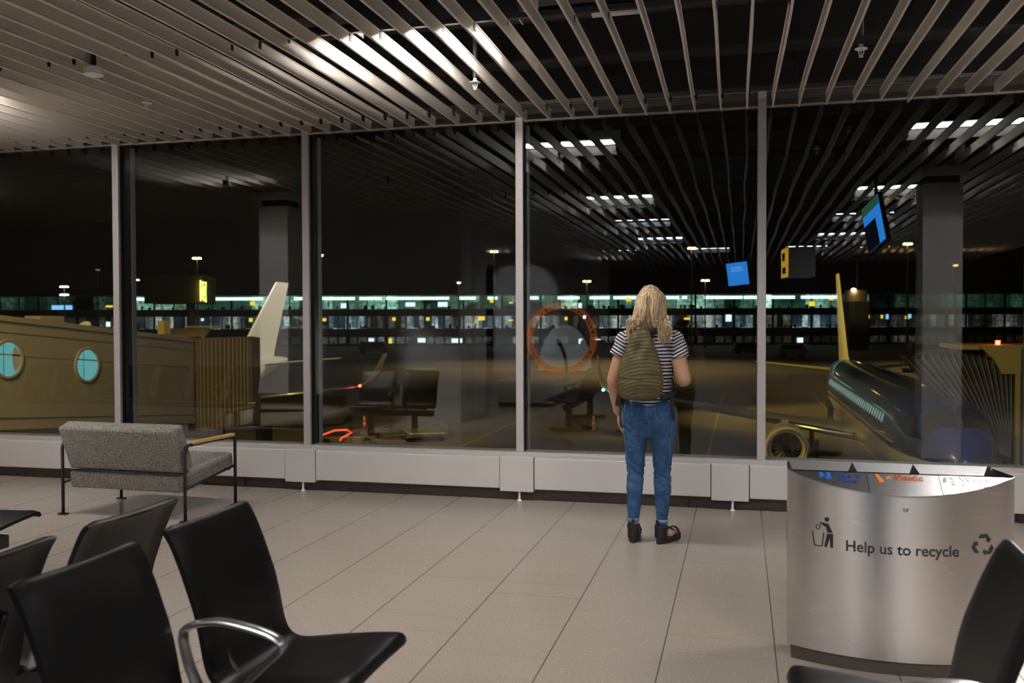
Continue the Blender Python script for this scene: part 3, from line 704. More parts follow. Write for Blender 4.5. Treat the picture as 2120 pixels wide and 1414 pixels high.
def scaled(mb, sx, sy): mb.v = [(x*sx, y*sy, 0) for x, y, z in mb.v]; return mb
on_lid(scaled(text_mesh('Paper', .045, bold=.0012), 1.05, .85), -.262, -.044).build('paper_label', mBlue, t)['label'] = 'blue word Paper'
on_lid(scaled(text_mesh('Papier', .03, bold=.0003), 1.05, .8), -.25, -.068).build('paper_label', mBlue, t)['label'] = 'blue word Papier'
on_lid(scaled(text_mesh('Plastic', .045, bold=.0012), 1.0, .95), -.02, -.046).build('plastic_label', mOrange, t)['label'] = 'orange word Plastic'
on_lid(scaled(text_mesh('Waste', .045), 1.0, .9), .235, -.044).build('waste_label', mGrey, t)['label'] = 'grey word Waste'
on_lid(scaled(text_mesh('Restafval', .03), .95, .85), .24, -.070).build('waste_label', mGrey, t)['label'] = 'grey word Restafval'
b_ = MB()
for pts in ([(-.33, -.016), (-.318, -.016), (-.30, -.03), (-.31, -.04), (-.322, -.05), (-.33, -.04), (-.324, -.03)], [(-.298, -.016), (-.282, -.016), (-.276, -.05), (-.29, -.056), (-.304, -.05), (-.296, -.034)]): poly2(pts, b_)
on_lid(b_, 0, 0).build('paper_icon', mBlue, t)
b_ = MB()
for pts in ([(-.098, -.018), (-.086, -.016), (-.064, -.052), (-.07, -.064), (-.084, -.062), (-.09, -.04)], [(-.05, -.03), (-.036, -.024), (-.032, -.034), (-.05, -.046), (-.056, -.04)]): poly2(pts, b_)
on_lid(b_, 0, 0).build('plastic_icon', mOrange, t)
b_ = MB()
for pts in ([(.176, -.022), (.19, -.018), (.182, -.05), (.166, -.046)], [(.198, -.018), (.214, -.028), (.208, -.034), (.194, -.024)], [(.194, -.046), (.212, -.038), (.216, -.044), (.198, -.052)], [(.198, -.058), (.216, -.05), (.216, -.058), (.202, -.064)]): poly2(pts, b_)
on_lid(b_, 0, 0).build('waste_icon', mGrey, t)
# the same words run round the other side of the bin
b_ = MB(); poly2([(-.004, 0), (.012, 0), (.012, .07), (.0, .06)], b_)
for i, (x, y, z) in enumerate(b_.v): b_.v[i] = (-cw/2-.0012, .075+x*3, .50+y)
b_.build('rear_pictogram', mInk, t)
# ------------------------------------------------------------------ the standing woman (local: +y is where she looks)
PX, PY_ = -.598, 6.2
b_ = MB(); c = b_.cap_
# trunk, neck, head
b_.ell((0, .0, 1.18), (.145, .095, .25)); b_.ell((-.01, .0, .93), (.158, .10, .14)); c((0, -.005, 1.36), .085, (0, 0, 1.50), .052)
c((-.13, -.005, 1.385), .058, (.13, -.005, 1.385), .058)
b_.ell((0, .025, 1.625), (.072, .092, .112)); b_.ell((0, .075, 1.565), (.050, .040, .042)); c((0, .106, 1.650), .010, (0, .134, 1.602), .0145)
for s in (-1, 1):
    b_.ell((s*.074, .015, 1.615), (.010, .020, .030)); b_.ell((s*.034, .098, 1.595), (.022, .016, .020)); b_.ell((s*.031, .104, 1.652), (.024, .011, .009)); b_.ell((s*.031, .098, 1.621), (.018, .009, .006))
b_.ell((0, .108, 1.575), (.024, .012, .008)); b_.ell((0, .108, 1.540), (.020, .016, .016))
# left arm hanging
SH = (-.168, -.01, 1.375); EL = (-.248, -.03, 1.105); WR = (-.226, .02, .885)
c(SH, .054, EL, .043); c(EL, .043, (-.242, -.01, 1.03), .042); c((-.242, -.01, 1.03), .042, WR, .027)
# right arm: elbow out and bent, hand up at the strap in front of the chest
SR = (.165, -.01, 1.375); ER = (.228, -.06, 1.112); WRr = (.150, .165, 1.20)
c(SR, .054, ER, .049); c(ER, .049, (.214, .02, 1.135), .047); c((.214, .02, 1.135), .047, WRr, .028)
# left hand
def chain(pts, rs):
    for i in range(len(pts)-1): c(pts[i], rs[i], pts[i+1], rs[i+1], n=10)
c(WR, .027, (-.218, .035, .855), .026, (.55, 1)); b_.ell((-.214, .04, .828), (.016, .038, .042))
for k, (dy, L) in enumerate(((.030, .068), (.012, .078), (-.006, .072), (-.023, .056))):
    x0, y0, z0 = -.214, .04+dy, .798
    chain([(x0, y0, z0), (x0+.006, y0+.003, z0-L*.45), (x0+.020, y0+.006, z0-L*.78), (x0+.034, y0+.006, z0-L)], [.0095, .0088, .008, .0068])
chain([(-.210, .068, .842), (-.198, .088, .812), (-.190, .090, .782)], [.012, .010, .008])
# right hand closed round the strap
c(WRr, .026, (.128, .20, 1.218), .026, (1, .6)); b_.ell((.112, .212, 1.232), (.038, .018, .036))
for k, dz in enumerate((.030, .011, -.008, -.026)):
    x0, y0, z0 = .085, .222, 1.232+dz
    chain([(x0, y0, z0), (x0-.022, y0+.004, z0+.004), (x0-.034, y0-.014, z0+.003), (x0-.022, y0-.030, z0)], [.0095, .0088, .008, .007])
chain([(.128, .212, 1.262), (.110, .216, 1.288), (.092, .214, 1.300)], [.012, .010, .008])
# legs and feet
HPL, KNL, ANL = (-.092, .0, .86), (-.100, .005, .47), (-.109, -.035, .085)
HPR, KNR, ANR = (.080, .0, .86), (.083, .005, .47), (.084, -.035, .085)
for hp, kn, an, yaw in ((HPL, KNL, ANL, .05), (HPR, KNR, ANR, -.52)):
    c(hp, .078, kn, .046); c(kn, .046, (kn[0]*.5+an[0]*.5, -.02, .33), .046); c((kn[0]*.5+an[0]*.5, -.02, .33), .046, an, .031)
    dx, dy = -math.sin(yaw), math.cos(yaw)
    c((an[0]+dx*.01, an[1]+dy*.01, .065), .028, (an[0]+dx*.07, an[1]+dy*.07, .062), .030); c((an[0]+dx*.07, an[1]+dy*.07, .060), .030, (an[0]+dx*.15, an[1]+dy*.15, .052), .020, (1.5, 1))
person = remesh('person', b_, .0055, 4, mSkin)
person.location = (PX, PY_, 0)
tag(person, 'blonde person in striped top and blue jeans standing with back to us before the window', 'person')
# face details
b_ = MB()
for s in (-1, 1): b_.ell((s*.031, .0955, 1.634), (.0125, .010, .0065))
b_.build('eyes', mWhite, person, True)
b_ = MB()
for s in (-1, 1): b_.ell((s*.031, .1035, 1.634), (.0050, .003, .0052))
b_.build('irises', mat('iris', (.05, .09, .14), .2), person, True)
b_ = MB(); b_.ell((0, .119, 1.577), (.021, .006, .0045)); b_.ell((0, .118, 1.568), (.018, .006, .0055)); b_.build('mouth', mSkinR, person, True)
b_ = MB()
for s in (-1, 1): b_.tube([(s*.014, .112, 1.655), (s*.032, .112, 1.662), (s*.050, .100, 1.656)], [.003, .0038, .0015], 6)
b_.build('eyebrows', mat('brow', (.20, .12, .06), .7), person, True)
# t-shirt
b_ = MB(); c = b_.cap_
b_.ell((0, .005, 1.20), (.163, .113, .26)); c((-.122, -.005, 1.378), .071, (.122, -.005, 1.378), .071); c((0, 0, 1.25), .140, (-.005, 0, 1.0), .150, (1, .72)); c((-.005, .0, 1.05), .150, (-.012, .0, .985), .158, (1, .72))
c((0, -.008, 1.40), .075, (0, -.004, 1.452), .058)
c(SH, .066, (-.185, -.012, 1.345), .062); b_.tube([(-.17, -.01, 1.37), (-.214, -.022, 1.262)], [.060, .066], 24)
c(SR, .066, (.18, -.014, 1.345), .062); b_.tube([(.167, -.01, 1.37), (.207, -.032, 1.255)], [.060, .066], 24)
def shirt_w(co, n):
    w = mnoise.noise(co*16)*.006 + mnoise.noise(Vector((co.x*10, co.y*10, co.z*34)))*.004
    return co + n*w
shirt = remesh('t_shirt', b_, .007, 5, mStripe, person, shirt_w); shirt['label'] = 'black and white striped short sleeved top'
# jeans
b_ = MB(); c = b_.cap_
c((-.014, .0, 1.01), .155, (-.013, -.002, .92), .166, (1, .66)); c((-.013, -.004, .92), .166, (-.010, -.008, .865), .166, (1, .66))
for s, x in ((-1, -.092), (1, .074)):
    b_.ell((x, -.042, .875), (.086, .076, .105))
    b_.ell((x+s*.012, .0, .84), (.094, .098, .13))
for hp, kn, cf in (((-.101, -.004, .80), (-.099, -.002, .47), (-.1105, -.034, .155)), ((.084, -.004, .80), (.083, -.002, .47), (.0845, -.034, .155))):
    mid = tuple((a*.45+d*.55) for a, d in zip(hp, kn))
    c(hp, .090, mid, .071); c(mid, .071, kn, .058); c(kn, .058, (kn[0]+(-.003 if kn[0] < 0 else .003), -.022, .365), .0585); c((kn[0]+(-.003 if kn[0] < 0 else .003), -.022, .365), .0585, cf, .0385)
    c(cf, .0385, (cf[0], cf[1], .150), .0395)
def jean_w(co, n):
    k = math.exp(-((co.z-.48)/.07)**2)*.9 + math.exp(-((co.z-.24)/.09)**2)*.4 + math.exp(-((co.z-.77)/.05)**2)*.8 + .25
    w = mnoise.noise(Vector((co.x*9+3, co.y*9, co.z*52+co.x*25)))*.0075*k + mnoise.noise(co*11)*.004
    return co + n*w
jeans = remesh('jeans', b_, .0065, 6, mDenim, person, jean_w); jeans['label'] = 'cropped blue denim jeans'
bvh = BVHTree.FromPolygons([v.co for v in jeans.data.vertices], [tuple(p.vertices) for p in jeans.data.polygons])
def onj(x, z):
    h = bvh.ray_cast(Vector((x, -2, z)), Vector((0, 1, 0))); return (h[0] + h[1]*.0012) if h[0] else Vector((x, -.1, z))
def stitch(b_, pts, r=.0013):
    P = []
    for i in range(len(pts)-1):
        for k in range(7): P.append(onj(pts[i][0]+(pts[i+1][0]-pts[i][0])*k/7, pts[i][1]+(pts[i+1][1]-pts[i][1])*k/7))
    P.append(onj(*pts[-1])); b_.tube(P, r, 5)
for pts in ([(-.172, .968), (-.052, .963), (-.072, .858), (-.112, .835), (-.158, .849), (-.172, .968)], [(.034, .963), (.140, .968), (.126, .849), (.080, .835), (.048, .858), (.034, .963)]):
    b_ = MB(); n_ = 9; cx = sum(p[0] for p in pts[:-1])/5; cz = sum(p[1] for p in pts[:-1])/5
    ring = []
    for i in range(5):
        for k in range(6): ring.append((pts[i][0]+(pts[i+1][0]-pts[i][0])*k/6, pts[i][1]+(pts[i+1][1]-pts[i][1])*k/6))
    vs = []
    for f in (1, .75, .5, .25):
        vs += [onj(cx+(x-cx)*f, cz+(z-cz)*f) + Vector((0, -.0025, 0)) for x, z in ring]
    vs.append(onj(cx, cz) + Vector((0, -.0025, 0))); q = len(ring); fs = []
    for j in range(3):
        for i in range(q): fs.append((j*q+i, j*q+(i+1) % q, (j+1)*q+(i+1) % q, (j+1)*q+i))
    for i in range(q): fs.append((3*q+i, 3*q+(i+1) % q, 4*q))
    vs += [onj(x, z)+Vector((0, .004, 0)) for x, z in ring]; bse = 4*q+1
    for i in range(q): fs.append((i, bse+i, bse+(i+1) % q, (i+1) % q))
    b_.add(vs, fs); pk = b_.build('back_pocket', mDenim, jeans, True, auto=50)
    b2 = MB()
    for f in (.93,):
        P = [onj(cx+(x-cx)*f, cz+(z-cz)*f) + Vector((0, -.0035, 0)) for x, z in ring]; b2.tube(P+[P[0]], .0012, 5)
    b2.build('pocket_stitching', mStitch, pk)
b_ = MB(); stitch(b_, [(-.172, .985), (-.10, .979), (-.012, .977), (.07, .979), (.142, .985)]); stitch(b_, [(-.012, .962), (-.010, .90), (-.010, .84)])
stitch(b_, [(-.18, .94), (-.180, .84), (-.165, .70), (-.150, .55)]); stitch(b_, [(.152, .94), (.156, .84), (.142, .70), (.132, .55), (.138, .38)])
b_.build('seam_stitching', mStitch, jeans)
b_ = MB()
for cx, cy in ((-.1105, -.034), (.0845, -.034)): b_.lathe([(.0385, .146), (.0415, .148), (.0415, .164), (.0385, .166)], 24, Matrix.Translation((cx, cy, 0)))
b_.build('frayed_hems', mat('pale_denim', (.16, .25, .40), .9, nscale=160, namt=.6), jeans, True)
# chunky sandals
for cx, cy, yaw in ((-.109, -.02, .05), (.084, -.02, -.52)):
    M_ = Matrix.Translation((cx, cy, 0)) @ Matrix.Rotation(yaw, 4, 'Z')
    def foot(z, g=0):
        out = []
        for k in range(28):
            a = 2*PI*k/28; y = math.sin(a); x = math.cos(a)
            w = .043 if y > 0 else .036
            out.append(M_ @ Vector((x*(w+g)*(1 - .0*y), .075+y*(.135+g), z)))
        return out
    b_ = MB(); b_.loft([foot(0, -.003), foot(.004, .001), foot(.036, .001), foot(.042, -.003)]); sole = b_.build('sandal_sole', mSole, person, True, auto=45)
    b_ = MB(); arcpts = []
    for z, r in ((.042, .041), (.080, .041), (.128, .040)):
        rg = [M_ @ Vector((r*math.cos(a), -.012+r*1.15*math.sin(a), z)) for a in [PI*.86+PI*1.28*k/14 for k in range(15)]]
        rg2 = [M_ @ Vector(((r-.006)*math.cos(a), -.012+(r-.006)*1.15*math.sin(a), z)) for a in [PI*.86+PI*1.28*k/14 for k in range(15)]]
        arcpts.append(rg + rg2[::-1])
    b_.loft(arcpts); b_.build('heel_cup', mShoe, sole, True, auto=45)
    b_ = MB(); b_.tube([M_ @ Vector((.041*math.cos(2*PI*k/24), -.008+.048*math.sin(2*PI*k/24), .108)) for k in range(25)], .013, 8, (1.0, .32), upv=(0, 0, 1)); b_.build('ankle_strap', mShoe, sole, True)
    b_ = MB()
    for y in (.085, .135): b_.tube([M_ @ Vector((.045*math.cos(PI*k/12), y, .042+.050*math.sin(PI*k/12))) for k in range(13)], .012, 8, (.35, 1.3), upv=(0, 0, 1))
    b_.build('toe_straps', mShoe, sole, True)
    b_ = MB(); b_.box((-.010, -.062, .10), (.010, -.055, .165), M_); b_.build('pull_tab', mShoe, sole)
# hair: cap plus wavy locks
b_ = MB(); b_.ell((0, .0, 1.640), (.086, .100, .112)); b_.ell((0, -.045, 1.575), (.088, .062, .13)); b_.cap_((-.03, -.06, 1.57), .060, (-.062, -.085, 1.46), .036, (1, .55)); b_.cap_((.035, -.06, 1.57), .060, (.074, -.085, 1.46), .038, (1, .55))
hair = remesh('hair', b_, .008, 3, mHair, person, lambda co, n: co + n*(mnoise.noise(Vector((co.x*60, co.y*60, co.z*6)))*.006)); hair['label'] = 'long wavy blonde hair'
rnd = random.Random(11)
b_ = MB()
for k in range(300):
    a = rnd.uniform(-1, 1)                               # side to side
    part = .006
    hx = part + a*.075
    crown = Vector((part + a*.022, -.02+rnd.uniform(-.04, .045), 1.745 - abs(a)*.012 + rnd.uniform(-.006, .004)))
    side = 1 if a > 0 else -1
    A = abs(a)
    p1 = Vector((part + side*(.020+.068*A), -.072+.080*A*A + rnd.uniform(-.012, .006), 1.690 - .012*A))
    p2 = Vector((part + side*(.022+.078*A), -.108+.085*A*A + rnd.uniform(-.012, .010), 1.610))
    p3 = Vector((part*0 + side*(.030+.082*A) , -.112+.055*A*A + rnd.uniform(-.014, .012), 1.520))
    zl = rnd.uniform(1.36, 1.47) if A > .3 else rnd.uniform(1.42, 1.51)
    if side > 0: zl -= .02
    p4 = Vector((side*(.044+.092*A) + rnd.uniform(-.012, .012), -.118+.030*A + rnd.uniform(-.016, .012), zl+.05))
    if A < .2: zl = max(zl, 1.475 + .04*(1-A*5))
    p5 = Vector((side*(.048+.100*A) + rnd.uniform(-.022, .022), -.122+.028*A + rnd.uniform(-.018, .012), zl))
    P = catmull([tuple(q) for q in (crown, p1, p2, p3, p4, p5)], 5); ph = rnd.uniform(0, 6.28); amp = rnd.uniform(.005, .013); L = len(P)
    P = [Vector(q) + Vector((math.sin(i*.75+ph), .4*math.cos(i*.75+ph), 0))*amp*(i/L)**1.3 for i, q in enumerate(P)]
    r = rnd.uniform(.0035, .0085)
    b_.tube(P, [r*(.75+.25*math.sin(PI*min(1, i/L*1.4)))*(1 if i < L*.7 else max(.12, (L-i)/(L*.3))) for i in range(L)], 6, (1, .6))
lk = b_.build('hair_locks', mHair, hair, True)
# backpack (a thing of its own, worn)
bp_ = thing('backpack', 'olive green quilted backpack worn by the person at the window', 'backpack', (PX, PY_, 0))
rows = [(.972, .055, .030), (.978, .100, .052), (.995, .132, .070), (1.03, .147, .080), (1.08, .152, .084), (1.13, .148, .084), (1.18, .138, .080), (1.24, .120, .074), (1.30, .104, .068), (1.35, .084, .058), (1.39, .067, .047), (1.415, .059, .038), (1.428, .052, .028), (1.436, .040, .014)]
rows = [(z+.012, w, d) for z, w, d in rows]; rows = catmull(rows, 3); b_ = MB(); rings = []
nB = 44
for z, w, d in rows:
    rg = []
    cxx = -.044 + (z-1.2)*.02
    for k in range(nB):
        a = 2*PI*k/nB; x = math.copysign(abs(math.cos(a))**.75, math.cos(a)); y = math.copysign(abs(math.sin(a))**.75, math.sin(a))
        rg.append(Vector((cxx+x*w, -.195+y*d, z)))
    rings.append(rg)
b_.loft(rings)
for i, v in enumerate(b_.v):
    v = Vector(v); f = mnoise.noise(Vector((v.x*14, 5, v.z*14)))*.014 + mnoise.noise(Vector((v.x*40, 2, v.z*9)))*.006
    crease = -.030*math.exp(-((v.x+.055)/.022)**2)*math.exp(-((v.z-1.30)/.055)**2) - .006*math.exp(-((v.z-1.135-v.x*.06)/.006)**2)
    if v.y < -.15: v.y -= f + crease
    b_.v[i] = tuple(v)
body = b_.build('quilted_body', mQuilt, bp_, True)
bvb = BVHTree.FromPolygons([v.co for v in body.data.vertices], [tuple(p.vertices) for p in body.data.polygons])
def onb(x, z):
    h = bvb.ray_cast(Vector((x, -2, z)), Vector((0, 1, 0))); return h[0] + Vector((0, -.001, 0)) if h[0] else None
b_ = MB(); P = [onb(-.044+.135*k/20, 1.137 + .012*(k/20)**2 - .004) for k in range(-19, 20)]; b_.tube([p for p in P if p], .0028, 6); b_.build('zip_flap', mQuiltP, bp_, True)
b_ = MB(); P = [onb(-.044+.060*k/12, 1.118 + .006*abs(k/12)) for k in range(-12, 3)]; b_.tube([p for p in P if p], .0016, 6); b_.build('pocket_piping', mQuiltP, bp_, True)
for s in (-1, 1):
    b_ = MB(); P = [onb(-.044+s*(.02+w*.80), z) for z, w, d in rows[3:-4:2]]; b_.tube([p for p in P if p], .0022, 6); b_.build('side_seam', mQuilt, bp_, True)
b_ = MB(); b_.tube(catmull([(-.085, -.205, 1.428), (-.082, -.208, 1.458), (-.045, -.21, 1.476), (-.006, -.208, 1.458), (-.002, -.205, 1.428)], 5), .007, 8, (1.6, .6), upv=(0, 1, 0)); b_.build('top_handle', mQuilt, bp_, True)
for s in (-1, 1):
    x0 = -.044+s*.06
    pts = [(x0, -.13, 1.425), (s*.100, -.075, 1.462), (s*.108, .0, 1.462), (s*.110, .085, 1.40), (s*.115, .128, 1.28), (s*.135, .110, 1.14), (s*.162, .02, 1.05), (s*.165, -.075, 1.015), (-.044+s*.125, -.14, .995)]
    b_ = MB(); b_.tube(catmull(pts, 4), .016, 8, (.28, 1.3), upv=(0, 1, .3)); b_.build('shoulder_strap', mStrap, bp_, True)
b_ = MB(); b_.box((-.02, -.006, -.075), (.012, .006, .05), Matrix.Translation((-.188, -.115, 1.005)) @ Matrix.Rotation(.22, 4, 'Y')); b_.build('strap_end', mStrap, bp_)
b_ = MB(); b_.box((-.012, -.004, -.14), (.012, .004, .05), Matrix.Translation((.152, -.105, .985)) @ Matrix.Rotation(-.08, 4, 'Y')); b_.build('strap_end', mStrap, bp_)

# ------------------------------------------------------------------ outside: apron, terminal, aircraft
G = -4.9
struct(MB().box((-400, 7.7, G-.5), (400, 420, G)).build('floor_apron', mat('apron_concrete', (.12, .112, .105), .75, nscale=.25, namt=.35)), 'dark concrete airport apron outside the windows')
b_ = MB()
for x in (-14, -1.5, 6.1, 17, 30): b_.box((x-.08, 20, G), (x+.08, 85, G+.004))
b_.box((-120, 90, G), (120, 90.3, G+.004)); b_.box((-120, 104, G), (120, 104.25, G+.004)); b_.box((-120, 118, G), (160, 119.5, G+.004))
struct(b_.build('road_markings', mat('apron_paint', (.26, .21, .09), .7, nscale=1, namt=.3)), 'yellow stand lines painted on the apron')
struct(MB().box((-17, 7.61, G), (9, 7.7, .37)).build('wall_outer', mWallD), 'outer wall below the windows')

def airliner(label, loc, paint, fin_mat):
    t = thing('airliner', label, 'airplane', loc, 0, 'parked airliners')
    nose = [(0, .02, -.32), (.12, .30, -.30), (.4, .62, -.24), (.9, .93, -.14), (1.6, 1.18, -.05), (2.4, 1.36, 0), (3.4, 1.46, .02), (4.8, 1.5, .03), (8, 1.5, .03), (15, 1.5, .03), (23, 1.5, .03), (26, 1.44, .08), (29, 1.18, .30), (32, .78, .58), (34.5, .42, .82), (36, .16, .95)]
    prof = catmull(nose, 4); n = 40
    def P(y):
        for i in range(len(prof)-1):
            if prof[i][0] <= y <= prof[i+1][0]:
                f = (y-prof[i][0])/max(1e-6, prof[i+1][0]-prof[i][0]); return prof[i][1]*(1-f)+prof[i+1][1]*f, prof[i][2]*(1-f)+prof[i+1][2]*f
        return prof[-1][1:]
    def surf(y, a, off=0):                                # a from straight up, positive to +x
        r, zc = P(y); r += off; return Vector((r*math.sin(a), y, zc + r*1.06*math.cos(a)))
    b_ = MB(); b_.loft([[(r*math.sin(2*PI*k/n), y, zc+r*1.06*math.cos(2*PI*k/n)) for k in range(n)] for y, r, zc in prof])
    b_.build('fuselage', paint, t, True, auto=60)
    def patch(corners, mt_, nm, off=.012):
        b_ = MB(); (ya, aa), (yb, ab), (yc, ac), (yd, ad) = corners; m_ = 8; vs = []
        for i in range(m_+1):
            for j in range(m_+1):
                u, v = i/m_, j/m_
                y = (ya*(1-u)+yb*u)*(1-v)+(yd*(1-u)+yc*u)*v; a = (aa*(1-u)+ab*u)*(1-v)+(ad*(1-u)+ac*u)*v
                vs.append(surf(y, a, off))
        b_.add(vs, [(i*(m_+1)+j, i*(m_+1)+j+1, (i+1)*(m_+1)+j+1, (i+1)*(m_+1)+j) for i in range(m_) for j in range(m_)])
        return b_.build(nm, mt_, t, True)
    for s in (-1, 1):
        patch([(1.75, s*.045), (1.95, s*.72), (1.05, s*1.15), (.72, s*.07)], mCockpit, 'windscreen')
        patch([(1.98, s*.79), (2.75, s*1.0), (1.95, s*1.34), (1.14, s*1.2)], mCockpit, 'side_window')
        b_ = MB()
        for k in range(34):
            y = 5.6+.58*k
            b_.add([surf(y+.11*math.cos(2*PI*q/10), s*(1.27-.11*math.sin(2*PI*q/10)), .012) for q in range(10)], [tuple(range(10))])
        b_.build('cabin_windows', mCabin if s < 0 else mCockpit, t)
        b_ = MB(); P_ = [surf(3.3+.5*k, s*1.62, .012) for k in range(44)]; b_.tube(P_, .025, 6); b_.build('cheat_line', mCheat, t, True)
        b_ = MB(); P_ = [surf(y, s*a, .012) for y, a in ((3.6, .95), (3.6, 1.95), (4.45, 1.95), (4.45, .95), (3.6, .95))]; b_.tube(P_, .012, 6); b_.build('door', mCheat, t)
        # wing
        def sec(x, y0, c, z, th):
            pts = []
            for k in range(20):
                a = 2*PI*k/20; xx = (1-math.cos(a))/2; yy = th*math.sin(a)*(1-xx*.75)
                pts.append((x, y0+xx*c, z+yy*c))
            return pts
        b_ = MB(); b_.loft([sec(s*1.0, 12.6, 6.2, -1.08, .075), sec(s*2.0, 13.2, 5.5, -.98, .075), sec(s*4.6, 14.9, 3.9, -.72, .065), sec(s*9.0, 17.6, 2.7, -.28, .055), sec(s*12.9, 19.9, 1.7, .12, .05), sec(s*13.35, 20.3, 1.5, .35, .05), sec(s*13.6, 20.9, 1.2, .9, .05), sec(s*13.85, 21.9, .6, 1.95, .05)])
        b_.build('wing', mWing, t, True, auto=50)
        b_ = MB(); b_.tube([(s*1.5, 12.72, -1.02), (s*4.6, 14.86, -.71), (s*9, 17.57, -.27), (s*12.9, 19.87, .12)], [.14, .11, .08, .05], 10); b_.build('leading_edge', mMetal, t, True)
        b_ = MB(); b_.ell((s*13.2, 20.0, .2), (.07, .09, .07), 10); b_.build('wingtip_light', mGreen if s < 0 else mRed, t, True)['label'] = 'green wingtip light' if s < 0 else 'red wingtip light'
        # engine
        M_ = Matrix.Translation((s*4.3, 10.9, -1.42)) @ Matrix.Rotation(-PI/2, 4, 'X')
        b_ = MB(); b_.lathe([(.60, .75), (.63, .3), (.70, .04), (.76, -.02), (.83, .04), (.90, .35), (.92, 1.0), (.88, 2.0), (.72, 2.9), (.60, 3.05), (.58, 2.9)], 40, M_)
        eng = b_.build('engine', paint_n, t, True, auto=60)
        b_ = MB(); b_.lathe([(.775, -.022), (.80, -.01), (.82, .03), (.72, .05), (.70, .03), (.735, -.012), (.775, -.022)], 40, M_); b_.build('intake_lip', mMetal, eng, True)
        b_ = MB(); b_.lathe([(.0, .35), (.08, .42), (.16, .62), (.62, .66), (.62, .70)], 30, M_); b_.build('fan', mCockpit, eng, True)
        b_ = MB(); b_.lathe([(.40, 2.6), (.33, 3.6), (.12, 3.9), (0, 4.2)], 24, M_); b_.build('exhaust_cone', mMetal, eng, True)
        b_ = MB()
        for k in range(18):
            a = 2*PI*k/18; b_.add([M_ @ Vector((.16*math.cos(a), .16*math.sin(a), .60)), M_ @ Vector((.16*math.cos(a+.2), .16*math.sin(a+.2), .64)), M_ @ Vector((.61*math.cos(a+.34), .61*math.sin(a+.34), .64)), M_ @ Vector((.61*math.cos(a+.08), .61*math.sin(a+.08), .56))], [(0, 1, 2, 3)])
        b_.build('fan_blades', mFan, eng)
        b_ = MB(); b_.loft([[(s*4.3-.14, 11.8, -.62), (s*4.3+.14, 11.8, -.62), (s*4.3+.14, 14.6, -.62), (s*4.3-.14, 14.6, -.62)], [(s*4.3-.12, 12.8, -.40), (s*4.3+.12, 12.8, -.40), (s*4.3+.12, 15.4, -.62), (s*4.3-.12, 15.4, -.62)]]); b_.build('pylon', paint_n, t)
        # tailplane
        b_ = MB(); b_.loft([sec(s*.3, 31.0, 3.2, .75, .05), sec(s*5.2, 33.6, 1.5, 1.15, .05)]); b_.build('tailplane', mWing, t, True, auto=50)
        # main gear
        b_ = MB(); b_.cyl((s*2.9, 17.2, -.9), (s*2.9, 17.2, -2.22), .11, n=10)
        for dx in (-.22, .22): b_.cyl((s*2.9+dx-.09, 17.2, -2.22), (s*2.9+dx+.09, 17.2, -2.22), .46, n=24)
        b_.build('main_gear', mBlack, t, True, auto=40)
    b_ = MB(); b_.cyl((0, 3.4, -1.2), (0, 3.4, -2.3), .08, n=10)
    for dx in (-.16, .16): b_.cyl((dx-.07, 3.4, -2.37), (dx+.07, 3.4, -2.37), .31, n=20)
    b_.build('nose_gear', mBlack, t, True, auto=40)
    def fsec(z, y0, c, th=.05):
        pts = []
        for k in range(20):
            a = 2*PI*k/20; xx = (1-math.cos(a))/2; pts.append((th*c*math.sin(a)*(1-xx*.7), y0+xx*c, z))
        return pts
    b_ = MB(); b_.loft([fsec(1.1, 27.2, 6.9), fsec(1.7, 29.0, 5.3), fsec(2.2, 29.7, 4.8), fsec(6.6, 34.2, 2.2), fsec(6.9, 34.6, 1.9)]); b_.build('tail_fin', fin_mat, t, True, auto=50)
    b_ = MB()
    for s in (-1, 1): b_.tube([surf(.95, s*.06, .02), surf(1.25, s*.30, .03)], .012, 6)
    b_.tube([surf(.8, 0, .015), surf(1.5, 0, .015)], .035, 6)
    b_.build('wipers', mBlack, t)
    return t
mCockpit = mat('cockpit_glass', (.006, .006, .007), .25, spec=.15); mCabin = emit('cabin_window', (.55, .85, .80), .55); mCheat = mat('cheat_line', (.62, .66, .66), .35)
mWing = mat('wing_grey', (.34, .34, .33), .4); mMetal = mat('bare_metal', (.62, .6, .56), .28, 1); mFan = mat('fan_blade', (.04, .04, .04), .35, .8)
mGreen = emit('green_light', (.05, 1, .6), 40); mRed = emit('red_light', (1, .03, .02), 40); mFin = mat('fin_white', (.72, .71, .69), .3, coat=.4)
paint_n = mat('nacelle_white', (.66, .65, .62), .3, coat=.4)
a1 = airliner('blue topped airliner nose on at the stand, right of the tall mullion', (6.15, 27.6, -2.30), livery_mat((.012, .055, .27)), mFin)
a2 = dup(a1, 'airliner with white tail fin and red wingtip light behind the left jet bridge', None, (-34.2, 27.8, -2.30))

mWhiteT = livery_mat((.60, .60, .59)); mWhiteT.name = 'white_airliner_paint'
for k in kids(a2):
    if k.name.startswith('fuselage'): k.material_slots[0].link = 'OBJECT'; k.material_slots[0].material = mWhiteT
